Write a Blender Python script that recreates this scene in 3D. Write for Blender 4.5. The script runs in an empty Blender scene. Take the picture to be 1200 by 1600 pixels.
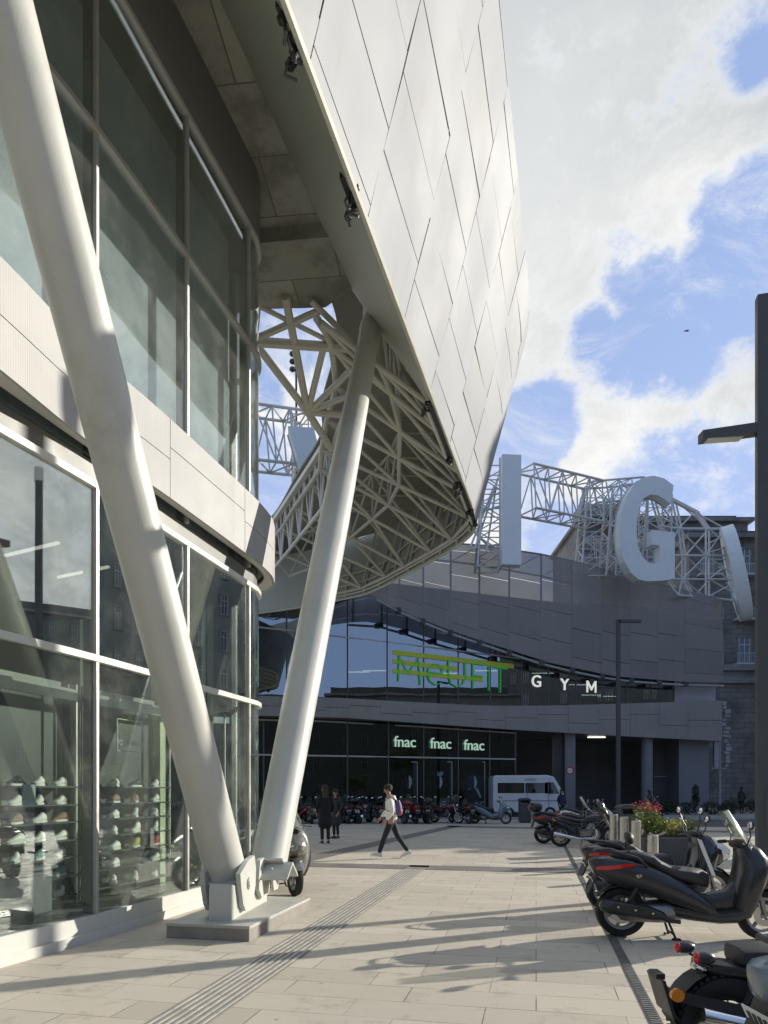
import bpy, bmesh, math, random
from mathutils import Vector, Matrix
random.seed(11)
PI = math.pi
SC = bpy.context.scene
COL = SC.collection
# ------------------------------------------------------------------ camera, world, sun, exposure
H0, F0 = 1.6, 1080.0          # eye height, focal length in photo pixels
cd = bpy.data.cameras.new('camera'); cam = bpy.data.objects.new('camera', cd); COL.objects.link(cam)
cam.location = (0, 0, H0); cam.rotation_euler = (math.radians(90), 0, 0)
cd.sensor_fit = 'HORIZONTAL'; cd.sensor_width = 24.0; cd.lens = 24.0 * F0 / 1200
cd.shift_y = (1235 - 800) / 1200.0; cd.clip_start = 0.05; cd.clip_end = 3000
SC.camera = cam
SC.view_settings.view_transform = 'Standard'; SC.view_settings.look = 'None'
SC.view_settings.gamma = 1; SC.view_settings.exposure = 0.60
SUN_AZ = math.atan2(0.902, 0.432); SUN_EL = math.radians(19.3)
sl = bpy.data.lights.new('sun', 'SUN'); sl.energy = 4.0; sl.angle = math.radians(0.5); sl.color = (1.0, 0.94, 0.83)
so = bpy.data.objects.new('sun', sl); COL.objects.link(so)
sdir = Vector((math.sin(SUN_AZ) * math.cos(SUN_EL), math.cos(SUN_AZ) * math.cos(SUN_EL), math.sin(SUN_EL)))
so.rotation_euler = sdir.to_track_quat('Z', 'Y').to_euler(); so.location = (60, 30, 40)

def P(px, py, Y):             # point at depth Y on the ray of a photo pixel
    return Vector(((px - 600) / F0 * Y, Y, H0 + (1235 - py) / F0 * Y))
def G(px, py, z=0.0):         # point on the horizontal plane z
    Y = (H0 - z) * F0 / (py - 1235.0)
    return Vector(((px - 600) / F0 * Y, Y, z))

class NT:
    def __init__(s, tree): s.t = tree; s.n = tree.nodes; s.l = tree.links
    def N(s, kind, **kw):
        n = s.n.new(kind)
        for k, v in kw.items():
            if k.startswith('i_'):
                key = k[2:]; key = int(key) if key.isdigit() else key.replace('__', ' ')
                inp = n.inputs[key]
                if isinstance(v, tuple) and len(v) == 2 and hasattr(v[0], 'outputs'): s.l.new(v[0].outputs[v[1]], inp)
                elif hasattr(v, 'is_output'): s.l.new(v, inp)
                else: inp.default_value = v
            else: setattr(n, k, v)
        return n
    def L(s, a, b): s.l.new(a, b)
    def math(s, op, a, b=0.0, c=0.0, clamp=False):
        n = s.n.new('ShaderNodeMath'); n.operation = op; n.use_clamp = clamp
        for i, v in enumerate((a, b, c)):
            if hasattr(v, 'is_output'): s.l.new(v, n.inputs[i])
            else: n.inputs[i].default_value = v
        return n.outputs[0]
    def mix(s, f, a, b, bt='MIX'):
        n = s.n.new('ShaderNodeMix'); n.data_type = 'RGBA'; n.blend_type = bt
        for i, v in ((0, f), (6, a), (7, b)):
            if hasattr(v, 'is_output'): s.l.new(v, n.inputs[i])
            else: n.inputs[i].default_value = (tuple(v) + (1,))[:4] if isinstance(v, (tuple, list)) else v
        return n.outputs[2]
    def ramp(s, f, stops, interp='LINEAR'):
        n = s.n.new('ShaderNodeValToRGB'); cr = n.color_ramp; cr.interpolation = interp
        while len(cr.elements) < len(stops): cr.elements.new(0.5)
        for e, (p, c) in zip(cr.elements, stops):
            e.position = p; e.color = (c, c, c, 1) if not isinstance(c, (tuple, list)) else tuple(c) + (1,)
        s.l.new(f, n.inputs[0]); return n.outputs[0]
    def mrange(s, v, a, b, c=0.0, d=1.0, smooth=True):
        n = s.n.new('ShaderNodeMapRange'); n.interpolation_type = 'SMOOTHSTEP' if smooth else 'LINEAR'
        s.l.new(v, n.inputs[0])
        for i, x in enumerate((a, b, c, d)): n.inputs[i + 1].default_value = x
        return n.outputs[0]

w = bpy.data.worlds.new('World'); SC.world = w; w.use_nodes = True
w.node_tree.nodes.clear(); T = NT(w.node_tree)
sky = T.N('ShaderNodeTexSky', sky_type='NISHITA'); sky.sun_disc = False
sky.sun_elevation = SUN_EL; sky.sun_rotation = SUN_AZ; sky.air_density = 1.3; sky.dust_density = 0.4; sky.ozone_density = 1.6
tc = T.N('ShaderNodeTexCoord')
dirv = tc.outputs['Generated']
sep = T.N('ShaderNodeSeparateXYZ', i_0=dirv)
mp = T.N('ShaderNodeMapping', i_0=dirv); mp.inputs['Scale'].default_value = (1, 1, 1.5)
n1 = T.N('ShaderNodeTexNoise', i_0=mp.outputs[0]); n1.inputs['Scale'].default_value = 3.2; n1.inputs['Detail'].default_value = 11; n1.inputs['Roughness'].default_value = 0.68
n2 = T.N('ShaderNodeTexNoise', i_0=mp.outputs[0]); n2.inputs['Scale'].default_value = 1.9; n2.inputs['Detail'].default_value = 5; n2.inputs['Distortion'].default_value = 0.3
n3 = T.N('ShaderNodeTexNoise', i_0=mp.outputs[0]); n3.inputs['Scale'].default_value = 11.0; n3.inputs['Detail'].default_value = 9; n3.inputs['Roughness'].default_value = 0.66
dens = T.math('ADD', T.math('MULTIPLY', T.math('SUBTRACT', n1.outputs[0], 0.5), 3.4), T.math('MULTIPLY', T.math('SUBTRACT', n3.outputs[0], 0.5), 3.0))
front = T.mrange(sep.outputs[1], -0.35, 0.25, -0.50, 1.0)
dens = T.math('ADD', dens, front)
# openings in the cloud cover
HOLES = [(985, 405, .04, .8), (1020, 450, .05, 1.1), (1080, 470, .06, 1.1), (1140, 440, .07, 1.5), (1195, 395, .085, 1.6), (1075, 535, .055, 1.2), (1000, 540, .055, 1.3), (935, 525, .035, 1.1), (1182, 95, .028, .9), (836, 668, .05, 1.6), (812, 730, .045, 1.2),
         (430, 460, .05, 1.2), (470, 530, .045, 1.3), (540, 610, .05, 1.1), (415, 600, .03, 1.0), (425, 765, .04, 1.3), (400, 690, .03, .9), (1080, 760, .07, 1.25), (1010, 770, .05, 1.0), (1140, 800, .04, 1.1), (860, 850, .05, 1.1)]
hole = None
for px, py, r, s_ in HOLES:
    v = Vector(((px - 600) / F0, 1, (1235 - py) / F0)).normalized()
    d = T.N('ShaderNodeVectorMath', operation='DISTANCE', i_0=dirv); d.inputs[1].default_value = v
    h_ = T.mrange(d.outputs['Value'], r * 1.6, r * 0.25, 0.0, s_ * 1.22)
    hole = h_ if hole is None else T.math('MAXIMUM', hole, h_)
dens = T.math('SUBTRACT', dens, hole)
dens = T.math('ADD', dens, T.mrange(sep.outputs[2], .06, -.02, 0.0, 0.3))
wn = T.N('ShaderNodeTexNoise', i_0=mp.outputs[0]); wn.inputs['Scale'].default_value = 5.5; wn.inputs['Detail'].default_value = 10; wn.inputs['Roughness'].default_value = 0.74; wn.inputs['Distortion'].default_value = .8
wisp = T.math('MULTIPLY', T.mrange(wn.outputs[0], .44, .74), T.mrange(sep.outputs[1], -.1, .3, 0, .75))
cov = T.math('MAXIMUM', T.mrange(dens, -0.18, 0.75), wisp)
pale = T.N('ShaderNodeVectorMath', operation='DISTANCE', i_0=dirv); pale.inputs[1].default_value = Vector((.18, 1, .62)).normalized()
cs = T.math('ADD', T.math('MULTIPLY', n2.outputs[0], .55), T.math('MULTIPLY', wn.outputs[0], 0.70))
ccol = T.ramp(cs, [(0.48, (.30, .325, .355)), (0.61, (.43, .445, .455)), (0.74, (.62, .62, .61))])
topg = T.math('MULTIPLY', T.mrange(sep.outputs[2], .50, .68), T.mrange(sep.outputs[0], .42, .12))
ccol = T.mix(T.math('MULTIPLY', topg, .85), ccol, (.365, .39, .41))
bright = T.mrange(pale.outputs['Value'], .50, .08)
ccol = T.mix(T.math('MULTIPLY', bright, .45), ccol, (.68, .68, .66))
ccol = T.mix(T.math('MULTIPLY', T.mrange(dens, 1.0, .3), .55), ccol, (.66, .67, .67))
thin = T.mrange(dens, 0.0, .9)
skb = T.mix(1.0, sky.outputs[0], (0.085, 0.088, 0.112), 'MULTIPLY')
skb2 = T.mix(T.mrange(sep.outputs[2], .55, .15), skb, (.38, .46, .66))
skb2 = T.mix(T.mrange(sep.outputs[1], -.2, .2), T.mix(.75, skb2, (.20, .30, .50)), T.mix(T.mrange(sep.outputs[2], .7, .15, .6, .85), skb2, (.30, .385, .60)))
fin = T.mix(cov, skb2, ccol)
bg = T.N('ShaderNodeBackground', i_0=fin); bg.inputs[1].default_value = 1.0
wo = T.N('ShaderNodeOutputWorld'); T.L(bg.outputs[0], wo.inputs[0])

# ------------------------------------------------------------------ mesh helpers
class MB:
    def __init__(s): s.v = []; s.f = []
    def add(s, vs, fs):
        b = len(s.v); s.v += [tuple(v) for v in vs]; s.f += [tuple(b + i for i in f) for f in fs]; return s
    def box(s, c, d, R=None, bev=0.0):
        hx, hy, hz = d[0] / 2, d[1] / 2, d[2] / 2
        if bev:
            b = bev; vs = []; fs = []
            for (sz, k) in ((-hz, b), (-hz + b, 0), (hz - b, 0), (hz, b)):
                vs += [(-hx + k + b * .7, -hy + k, sz), (hx - k - b * .7, -hy + k, sz), (hx - k, -hy + k + b * .7, sz), (hx - k, hy - k - b * .7, sz),
                       (hx - k - b * .7, hy - k, sz), (-hx + k + b * .7, hy - k, sz), (-hx + k, hy - k - b * .7, sz), (-hx + k, -hy + k + b * .7, sz)]
            for r in range(3):
                for i in range(8):
                    j = (i + 1) % 8; fs.append((r * 8 + i, r * 8 + j, r * 8 + 8 + j, r * 8 + 8 + i))
            fs += [tuple(range(7, -1, -1)), tuple(range(24, 32))]
        else:
            vs = [(x, y, z) for z in (-hz, hz) for x, y in ((-hx, -hy), (hx, -hy), (hx, hy), (-hx, hy))]
            fs = [(3, 2, 1, 0), (4, 5, 6, 7), (0, 1, 5, 4), (1, 2, 6, 5), (2, 3, 7, 6), (3, 0, 4, 7)]
        c = Vector(c)
        if R is not None: vs = [R @ Vector(v) for v in vs]
        return s.add([Vector(v) + c for v in vs], fs)
    def tube(s, pts, r, seg=8, cap=True, closed=False, sy=1.0):
        pts = [Vector(p) for p in pts]; n = len(pts)
        rs = r if isinstance(r, (list, tuple)) else [r] * n
        prev = None; vs = []
        for i, p in enumerate(pts):
            if closed: t = pts[(i + 1) % n] - pts[i - 1]
            else: t = pts[min(i + 1, n - 1)] - pts[max(i - 1, 0)]
            if t.length < 1e-9: t = Vector((0, 0, 1))
            t.normalize()
            if prev is None:
                up = Vector((0, 0, 1)) if abs(t.z) < .95 else Vector((1, 0, 0))
                a = t.cross(up).normalized()
            else:
                a = (prev - t * prev.dot(t)); a = a.normalized() if a.length > 1e-6 else t.orthogonal().normalized()
            prev = a; b = t.cross(a)
            for k in range(seg):
                an = 2 * PI * k / seg; vs.append(p + (a * math.cos(an) + b * math.sin(an) * sy) * rs[i])
        fs = []
        for i in range(n if closed else n - 1):
            i2 = (i + 1) % n
            for k in range(seg):
                k2 = (k + 1) % seg; fs.append((i * seg + k, i * seg + k2, i2 * seg + k2, i2 * seg + k))
        if cap and not closed:
            fs.append(tuple(range(seg - 1, -1, -1))); fs.append(tuple(range((n - 1) * seg, n * seg)))
        return s.add(vs, fs)
    def prism(s, poly, z0, z1):      # polygon in xy
        n = len(poly); vs = [(x, y, z0) for x, y in poly] + [(x, y, z1) for x, y in poly]
        return s.add(vs, [tuple(range(n - 1, -1, -1)), tuple(range(n, 2 * n))] + [(i, (i + 1) % n, n + (i + 1) % n, n + i) for i in range(n)])
    def slab(s, poly, off):          # any planar 3d polygon extruded by vector
        n = len(poly); off = Vector(off); vs = [Vector(p) for p in poly] + [Vector(p) + off for p in poly]
        return s.add(vs, [tuple(range(n - 1, -1, -1)), tuple(range(n, 2 * n))] + [(i, (i + 1) % n, n + (i + 1) % n, n + i) for i in range(n)])
    def loft(s, rings, cap=True, closed_ring=True):
        n = len(rings[0]); vs = [p for r in rings for p in r]; fs = []
        for i in range(len(rings) - 1):
            for k in range(n if closed_ring else n - 1):
                k2 = (k + 1) % n; fs.append((i * n + k, i * n + k2, (i + 1) * n + k2, (i + 1) * n + k))
        if cap and closed_ring: fs += [tuple(range(n - 1, -1, -1)), tuple(range((len(rings) - 1) * n, len(rings) * n))]
        return s.add(vs, fs)
    def lathe(s, prof, c=(0, 0, 0), axis='Z', seg=20):
        rings = []
        for k in range(seg):
            a = 2 * PI * k / seg; ca, sa = math.cos(a), math.sin(a)
            if axis == 'Z': rings.append([(c[0] + r * ca, c[1] + r * sa, c[2] + h) for r, h in prof])
            elif axis == 'Y': rings.append([(c[0] + r * ca, c[1] + h, c[2] + r * sa) for r, h in prof])
            else: rings.append([(c[0] + h, c[1] + r * ca, c[2] + r * sa) for r, h in prof])
        n = len(prof); vs = [p for r in rings for p in r]; fs = []
        for k in range(seg):
            k2 = (k + 1) % seg
            for i in range(n - 1): fs.append((k * n + i, k2 * n + i, k2 * n + i + 1, k * n + i + 1))
        return s.add(vs, fs)
    def ball(s, c, r, seg=10, rings=7, R=None):
        r = (r, r, r) if not isinstance(r, (tuple, list)) else r; vs = []; fs = []
        for i in range(rings + 1):
            ph = PI * i / rings
            for k in range(seg):
                a = 2 * PI * k / seg; v = Vector((r[0] * math.sin(ph) * math.cos(a), r[1] * math.sin(ph) * math.sin(a), r[2] * math.cos(ph)))
                if R is not None: v = R @ v
                vs.append(Vector(c) + v)
        for i in range(rings):
            for k in range(seg):
                k2 = (k + 1) % seg; fs.append((i * seg + k, (i + 1) * seg + k, (i + 1) * seg + k2, i * seg + k2))
        return s.add(vs, fs)
    def build(s, name, mat, parent=None, smooth=False, sharp=None):
        me = bpy.data.meshes.new(name)
        off = Vector((0, 0, 0))
        p = parent
        while p is not None: off += Vector(p.location) if p.get('_w') else Vector((0, 0, 0)); p = p.parent
        me.from_pydata([(v[0] - off.x, v[1] - off.y, v[2] - off.z) for v in s.v], [], s.f)
        me.validate(); me.update()
        b_m = bmesh.new(); b_m.from_mesh(me); bmesh.ops.recalc_face_normals(b_m, faces=b_m.faces); b_m.to_mesh(me); b_m.free()
        if smooth:
            me.polygons.foreach_set('use_smooth', [True] * len(me.polygons))
            me.set_sharp_from_angle(angle=math.radians(sharp if sharp else 42))
        me.materials.append(mat)
        o = bpy.data.objects.new(name, me); COL.objects.link(o); o.parent = parent
        return o

def thing(name, label, cat, loc=(0, 0, 0), group=None, world=True):
    """Empty at the base. world=True: parts are given in world coordinates."""
    o = bpy.data.objects.new(name, None); COL.objects.link(o); o.location = loc; o.empty_display_size = .3
    o['label'] = label; o['category'] = cat
    if group: o['group'] = group
    if world: o['_w'] = 1
    return o
def tag(o, label, cat, group=None):
    o['label'] = label; o['category'] = cat
    if group: o['group'] = group
    return o
def struct(o): o['kind'] = 'structure'; return o
def origin_to(o, loc):
    loc = Vector(loc)
    for v in o.data.vertices: v.co -= loc
    o.location = loc; return o
def kids(o): return [c for c in bpy.data.objects if c.parent is o]
def copy_tree(o, loc, rz, label, scale=1.0):
    ch = {}
    for c in bpy.data.objects:
        if c.parent: ch.setdefault(c.parent.name, []).append(c)
    def rec(a, par):
        c = a.copy(); COL.objects.link(c); c.parent = par
        for k in ch.get(a.name, []): rec(k, c)
        return c
    r = rec(o, None); r.location = loc; r.rotation_euler = (0, 0, rz); r.scale = (scale,) * 3; r['label'] = label
    return r
def crom(pts, n=8, closed=False):
    pts = [Vector(p) for p in pts]; out = []; m = len(pts)
    for i in range(m - (0 if closed else 1)):
        if closed: p0, p1, p2, p3 = pts[i - 1], pts[i], pts[(i + 1) % m], pts[(i + 2) % m]
        else: p0, p1, p2, p3 = pts[max(i - 1, 0)], pts[i], pts[i + 1], pts[min(i + 2, m - 1)]
        for k in range(n):
            t = k / n; out.append(.5 * ((2 * p1) + (p2 - p0) * t + (2 * p0 - 5 * p1 + 4 * p2 - p3) * t * t + (3 * p1 - p0 - 3 * p2 + p3) * t ** 3))
    if not closed: out.append(pts[-1])
    return out
def resample(pts, step):
    out = [pts[0].copy()]; acc = 0
    for a, b in zip(pts, pts[1:]):
        L = (b - a).length; d = step - acc
        while d <= L: out.append(a.lerp(b, d / L)); d += step
        acc = (acc + L) % step if L else acc
    return out
def interp(tab, x):
    if x <= tab[0][0]:
        (a, b), (c, d) = tab[0], tab[1]; return b + (d - b) * (x - a) / (c - a)
    for (a, b), (c, d) in zip(tab, tab[1:]):
        if x <= c: return b + (d - b) * (x - a) / (c - a)
    (a, b), (c, d) = tab[-2], tab[-1]; return d + (d - b) * (x - c) / (c - a)
def text_mesh(name, body, size, depth, mat, parent, M4, bold=0.0, xs=1.0, align='CENTER', space=1.0):
    """Solid lettering; M4 maps text plane (x right, y up, z toward reader) to world."""
    cu = bpy.data.curves.new(name, 'FONT'); cu.body = body; cu.size = size; cu.extrude = depth / 2; cu.offset = bold
    cu.align_x = align; cu.align_y = 'BOTTOM_BASELINE'; cu.space_character = space; cu.resolution_u = 4
    t = bpy.data.objects.new(name, cu); COL.objects.link(t)
    bpy.context.view_layer.update()
    me = bpy.data.meshes.new_from_object(t.evaluated_get(bpy.context.evaluated_depsgraph_get()))
    bpy.data.objects.remove(t); bpy.data.curves.remove(cu)
    off = Vector((0, 0, 0)); p = parent
    while p is not None:
        if p.get('_w'): off += Vector(p.location)
        p = p.parent
    me.transform(Matrix.Translation(-off) @ M4 @ Matrix.Diagonal((xs, 1, 1, 1)))
    me.materials.clear(); me.materials.append(mat); me.name = name
    o = bpy.data.objects.new(name, me); COL.objects.link(o); o.parent = parent
    return o

# ------------------------------------------------------------------ materials
def mat_new(name):
    m = bpy.data.materials.new(name); m.use_nodes = True; m.node_tree.nodes.clear(); return m, NT(m.node_tree)
def out(T, sh, disp=None):
    o = T.N('ShaderNodeOutputMaterial'); T.L(sh, o.inputs[0]); return o
def M(name, col, rough=.5, metal=0.0, var=0.12, scale=3.0, bump=0.0, bscale=60.0, coat=0.0, grime=0.0, spec=0.5, coords='Object', stretch=None):
    m, T = mat_new(name)
    tc = T.N('ShaderNodeTexCoord'); vec = tc.outputs[coords]
    if stretch:
        mp = T.N('ShaderNodeMapping', i_0=vec); mp.inputs['Scale'].default_value = stretch; vec = mp.outputs[0]
    n = T.N('ShaderNodeTexNoise', i_0=vec); n.inputs['Scale'].default_value = scale; n.inputs['Detail'].default_value = 6; n.inputs['Roughness'].default_value = .6
    a = tuple(max(0, c * (1 - var)) for c in col); b = tuple(min(1, c * (1 + var)) for c in col)
    c = T.ramp(n.outputs[0], [(.3, a), (.7, b)])
    if grime:
        g = T.N('ShaderNodeTexNoise', i_0=vec); g.inputs['Scale'].default_value = scale * .35; g.inputs['Detail'].default_value = 8; g.inputs['Roughness'].default_value = .72
        c = T.mix(T.mrange(g.outputs[0], .5, .72, 0, grime), c, tuple(x * .45 for x in col))
    p = T.N('ShaderNodeBsdfPrincipled'); T.L(c, p.inputs['Base Color'])
    p.inputs['Metallic'].default_value = metal; p.inputs['Coat Weight'].default_value = coat; p.inputs['Specular IOR Level'].default_value = spec
    T.L(T.mrange(n.outputs[0], .3, .7, max(0.02, rough - .08), min(1, rough + .08)), p.inputs['Roughness'])
    if bump:
        bn = T.N('ShaderNodeTexNoise', i_0=tc.outputs[coords]); bn.inputs['Scale'].default_value = bscale; bn.inputs['Detail'].default_value = 4
        bp = T.N('ShaderNodeBump', i_Height=bn.outputs[0]); bp.inputs['Strength'].default_value = bump; bp.inputs['Distance'].default_value = .02
        T.L(bp.outputs[0], p.inputs['Normal'])
    out(T, p.outputs[0]); return m
def emit_mat(name, col, s):
    m, T = mat_new(name); e = T.N('ShaderNodeEmission'); e.inputs[0].default_value = tuple(col) + (1,); e.inputs[1].default_value = s; out(T, e.outputs[0]); return m
def glass_mat(name, tint, base=.08, gain=1.6, rough=0.0, dirt_sheen=.04, gcol=(.92, .97, .95), wave=0.0):
    m, T = mat_new(name)
    lw = T.N('ShaderNodeLayerWeight'); lw.inputs[0].default_value = .5
    fr = T.math('MULTIPLY_ADD', T.math('POWER', lw.outputs['Facing'], 4.0), .96, .03)
    f = T.math('ADD', T.math('MULTIPLY', fr, gain), base, clamp=True)
    tr = T.N('ShaderNodeBsdfTransparent'); tr.inputs[0].default_value = tuple(tint) + (1,)
    gl = T.N('ShaderNodeBsdfGlossy'); gl.inputs[0].default_value = tuple(gcol) + (1,); gl.inputs['Roughness'].default_value = rough
    if wave:
        tc = T.N('ShaderNodeTexCoord'); wn = T.N('ShaderNodeTexNoise', i_0=tc.outputs['Object']); wn.inputs['Scale'].default_value = .55; wn.inputs['Detail'].default_value = 1
        bp = T.N('ShaderNodeBump', i_Height=wn.outputs[0]); bp.inputs['Strength'].default_value = wave; bp.inputs['Distance'].default_value = .05; T.L(bp.outputs[0], gl.inputs['Normal'])
    mx = T.N('ShaderNodeMixShader', i_0=f); T.L(tr.outputs[0], mx.inputs[1]); T.L(gl.outputs[0], mx.inputs[2])
    tcd = T.N('ShaderNodeTexCoord'); dn = T.N('ShaderNodeTexNoise', i_0=tcd.outputs['Object']); dn.inputs['Scale'].default_value = 1.3; dn.inputs['Detail'].default_value = 7; dn.inputs['Roughness'].default_value = .7
    df = T.N('ShaderNodeBsdfDiffuse'); df.inputs[0].default_value = (.6, .62, .58, 1)
    m2 = T.N('ShaderNodeMixShader', i_0=T.mrange(dn.outputs[0], .4, .75, dirt_sheen * .3, dirt_sheen * 1.6)); T.L(mx.outputs[0], m2.inputs[1]); T.L(df.outputs[0], m2.inputs[2])  # patchy dirt film; on the shop glass it also carries a painted sheen
    out(T, m2.outputs[0]); return m

CREAM = M('painted steel', (.52, .52, .47), .42, 0, .06, 1.4, .08, 60, grime=.42)
CREAM2 = M('painted truss steel', (.50, .49, .41), .5, 0, .08, 2.0, grime=.3)
WHITEP = M('white paint', (.62, .61, .56), .42, 0, .05, 2.0, .05, 40, grime=.3)
OLIVE = M('painted soffit', (.34, .345, .28), .55, 0, .06, .5, .03, 60)
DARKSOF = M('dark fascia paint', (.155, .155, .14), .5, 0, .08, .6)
ALU = M('aluminium mullion', (.50, .49, .46), .42, .5, .05, 3)
DALU = M('dark mullion', (.10, .10, .10), .4, .5, .1, 3)
STEEL = M('brushed stainless steel', (.52, .50, .45), .34, .9, .04, 2)
BLACKP = M('black plastic', (.022, .022, .024), .42, 0, .3, 6, .15, 200)
DKPAINT = M('anthracite paint', (.045, .047, .052), .4, 0, .15, 2)
RUBBER = M('tyre rubber', (.018, .018, .018), .8, 0, .3, 10, .3, 120)
CHROME = M('chrome', (.75, .75, .75), .14, 1, .05, 5)
GREYM = M('engine alloy', (.30, .30, .30), .4, .9, .2, 12, .3, 80)
REDL = M('red lens', (.55, .012, .012), .2, 0, .1, 9, coat=.6)
AMBER = M('amber lens', (.75, .24, .02), .22, 0, .1, 9, coat=.5)
PLATE = M('number plate', (.70, .71, .68), .4, 0, .05, 8)
CONCRETE2 = M('weathered concrete', (.30, .29, .265), .85, 0, .15, 2.2, .35, 26, grime=.5)
LAMPGL = emit_mat('lit tube', (1, .95, .82), 2.2)
CLEARP = glass_mat('clear plastic', (.80, .82, .76), .10, 1.4, .06, .22)
# ================================================================== ground
def paving_mat():
    m, T = mat_new('granite paving')
    tc = T.N('ShaderNodeTexCoord'); mp = T.N('ShaderNodeMapping', i_0=tc.outputs['Object'])
    mp.inputs['Rotation'].default_value = (0, 0, math.atan(.22))      # rows run across the strip direction
    def brick(wd, ht, mort, off):
        b = T.N('ShaderNodeTexBrick', i_0=mp.outputs[0]); b.offset = off; b.squash = 1
        b.inputs['Scale'].default_value = 1; b.inputs['Brick Width'].default_value = wd; b.inputs['Row Height'].default_value = ht
        b.inputs['Mortar Size'].default_value = mort; b.inputs['Mortar Smooth'].default_value = .15; b.inputs['Bias'].default_value = 0
        b.inputs['Color1'].default_value = (0, 0, 0, 1); b.inputs['Color2'].default_value = (1, 1, 1, 1); b.inputs['Mortar'].default_value = (.5, .5, .5, 1); return b
    b = brick(.98, .395, .0045, .37)
    sl_ = T.ramp(b.outputs[0], [(0, (.45, .405, .33)), (.3, (.585, .525, .43)), (.55, (.525, .475, .395)), (.8, (.62, .56, .46)), (1, (.53, .465, .37))])
    n = T.N('ShaderNodeTexNoise', i_0=tc.outputs['Object']); n.inputs['Scale'].default_value = .35; n.inputs['Detail'].default_value = 8; n.inputs['Roughness'].default_value = .65
    c = T.mix(T.mrange(n.outputs[0], .35, .7, 0, .55), sl_, (.47, .42, .34), 'MIX')
    sp = T.N('ShaderNodeTexNoise', i_0=tc.outputs['Object']); sp.inputs['Scale'].default_value = 140; sp.inputs['Detail'].default_value = 2
    c = T.mix(.5, c, T.ramp(sp.outputs[0], [(.3, (.55, .55, .55)), (.55, (1, 1, 1)), (.75, (1.25, 1.25, 1.25))]), 'MULTIPLY')
    st = T.N('ShaderNodeTexNoise', i_0=tc.outputs['Object']); st.inputs['Scale'].default_value = 2.6; st.inputs['Detail'].default_value = 9; st.inputs['Roughness'].default_value = .75
    c = T.mix(T.mrange(st.outputs[0], .52, .72, 0, .5), c, (.20, .175, .14))
    gum = T.N('ShaderNodeTexVoronoi', i_0=tc.outputs['Object']); gum.inputs['Scale'].default_value = 2.6
    c = T.mix(T.mrange(gum.outputs['Distance'], .06, .035, 0, .55), c, (.13, .12, .105))
    jm = T.N('ShaderNodeTexNoise', i_0=tc.outputs['Object']); jm.inputs['Scale'].default_value = 1.7; jm.inputs['Detail'].default_value = 4
    jf = T.math('MULTIPLY', b.outputs['Fac'], T.mrange(jm.outputs[0], .35, .6, .25, 1))
    c = T.mix(jf, c, (.13, .118, .095))
    p = T.N('ShaderNodeBsdfPrincipled'); T.L(c, p.inputs['Base Color']); T.L(T.mrange(st.outputs[0], .35, .7, .62, .85), p.inputs['Roughness']); p.inputs['Specular IOR Level'].default_value = .35
    h = T.math('ADD', T.math('MULTIPLY', b.outputs['Fac'], -1.0), T.math('ADD', T.math('MULTIPLY', sp.outputs[0], .25), T.math('MULTIPLY', b.outputs[0], .25)))
    bp = T.N('ShaderNodeBump', i_Height=h); bp.inputs['Strength'].default_value = .35; bp.inputs['Distance'].default_value = .006; T.L(bp.outputs[0], p.inputs['Normal'])
    out(T, p.outputs[0]); return m
PAVE = paving_mat()
ASPH = M('asphalt', (.105, .105, .108), .82, 0, .18, .6, .4, 300, grime=.3)
KERBM = M('granite kerb', (.36, .35, .33), .7, 0, .12, 3, .2, 60)
FARPAVE = M('far pavement', (.29, .28, .26), .8, 0, .12, 1, .1, 30)
g = MB().slab([(-700, -700, 0), (700, -700, 0), (700, 1500, 0), (-700, 1500, 0)], (0, 0, -1.0)); struct(g.build('ground', PAVE))
# road crossing behind the plaza on the right, with kerbs
road = MB(); road.slab([(9.2, 31.0, .004), (90, 20.5, .004), (90, 31, .004), (40, 35.6, .004), (22, 38.6, .004), (8.2, 37.0, .004)], (0, 0, .004)); struct(road.build('road', ASPH))
kb = MB()
kerb = [Vector(v) for v in ((5.5, 38.4, 0), (8.2, 37.2, 0), (14, 38.5, 0), (22, 39.2, 0), (40, 36.0, 0), (90, 31.4, 0))]
for a, b_ in zip(kerb, kerb[1:]):
    d = (b_ - a); ang = math.atan2(d.y, d.x); L = d.length; n_ = max(1, int(L / 1.0))
    for i in range(n_):
        c = a + d * ((i + .5) / n_); kb.box((c.x, c.y, .06), (L / n_ - .012, .22, .13), Matrix.Rotation(ang, 3, 'Z'), .012)
struct(kb.build('kerb', KERBM))
pv = MB().slab([(5.5, 38.5, 0), (8.2, 37.3, 0), (14, 38.6, 0), (22, 39.3, 0), (40, 36.1, 0), (90, 31.5, 0), (90, 140, 0), (5.5, 140, 0)], (0, 0, .115)); struct(pv.build('pavement', FARPAVE))
# tactile strip: ribs of steel in a darker bed
SD = Vector((.22, 1, 0)).normalized(); SX = Vector((1, -.22, 0)).normalized()
bed = MB(); ribs = MB(); a0 = Vector((-1.64 - .22 * 2.8, 1.9, 0))
Ls = (14.75 - 1.9) / SD.y
bed.slab([a0 + Vector((0, 0, .004)), a0 + SX * .42 + Vector((0, 0, .004)), a0 + SX * .42 + SD * Ls + Vector((0, 0, .004)), a0 + SD * Ls + Vector((0, 0, .004))], (0, 0, .003))
RIBW = .026
RZ = Matrix.Rotation(math.atan2(SD.y, SD.x), 3, 'Z')
k = 0
while k * .4 < Ls - .4:
    for i in range(7):
        c = a0 + SX * (.033 + i * .059) + SD * (k * .4 + .2); ribs.box((c.x, c.y, .0095), (.394, RIBW, .006), RZ, .0015)
    k += 1
struct(bed.build('path_bed', M('tactile bed', (.25, .235, .205), .8, 0, .2, 4, .2, 60)))
struct(ribs.build('path', M('tactile rib', (.50, .47, .42), .42, .25, .12, 5)))
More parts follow.
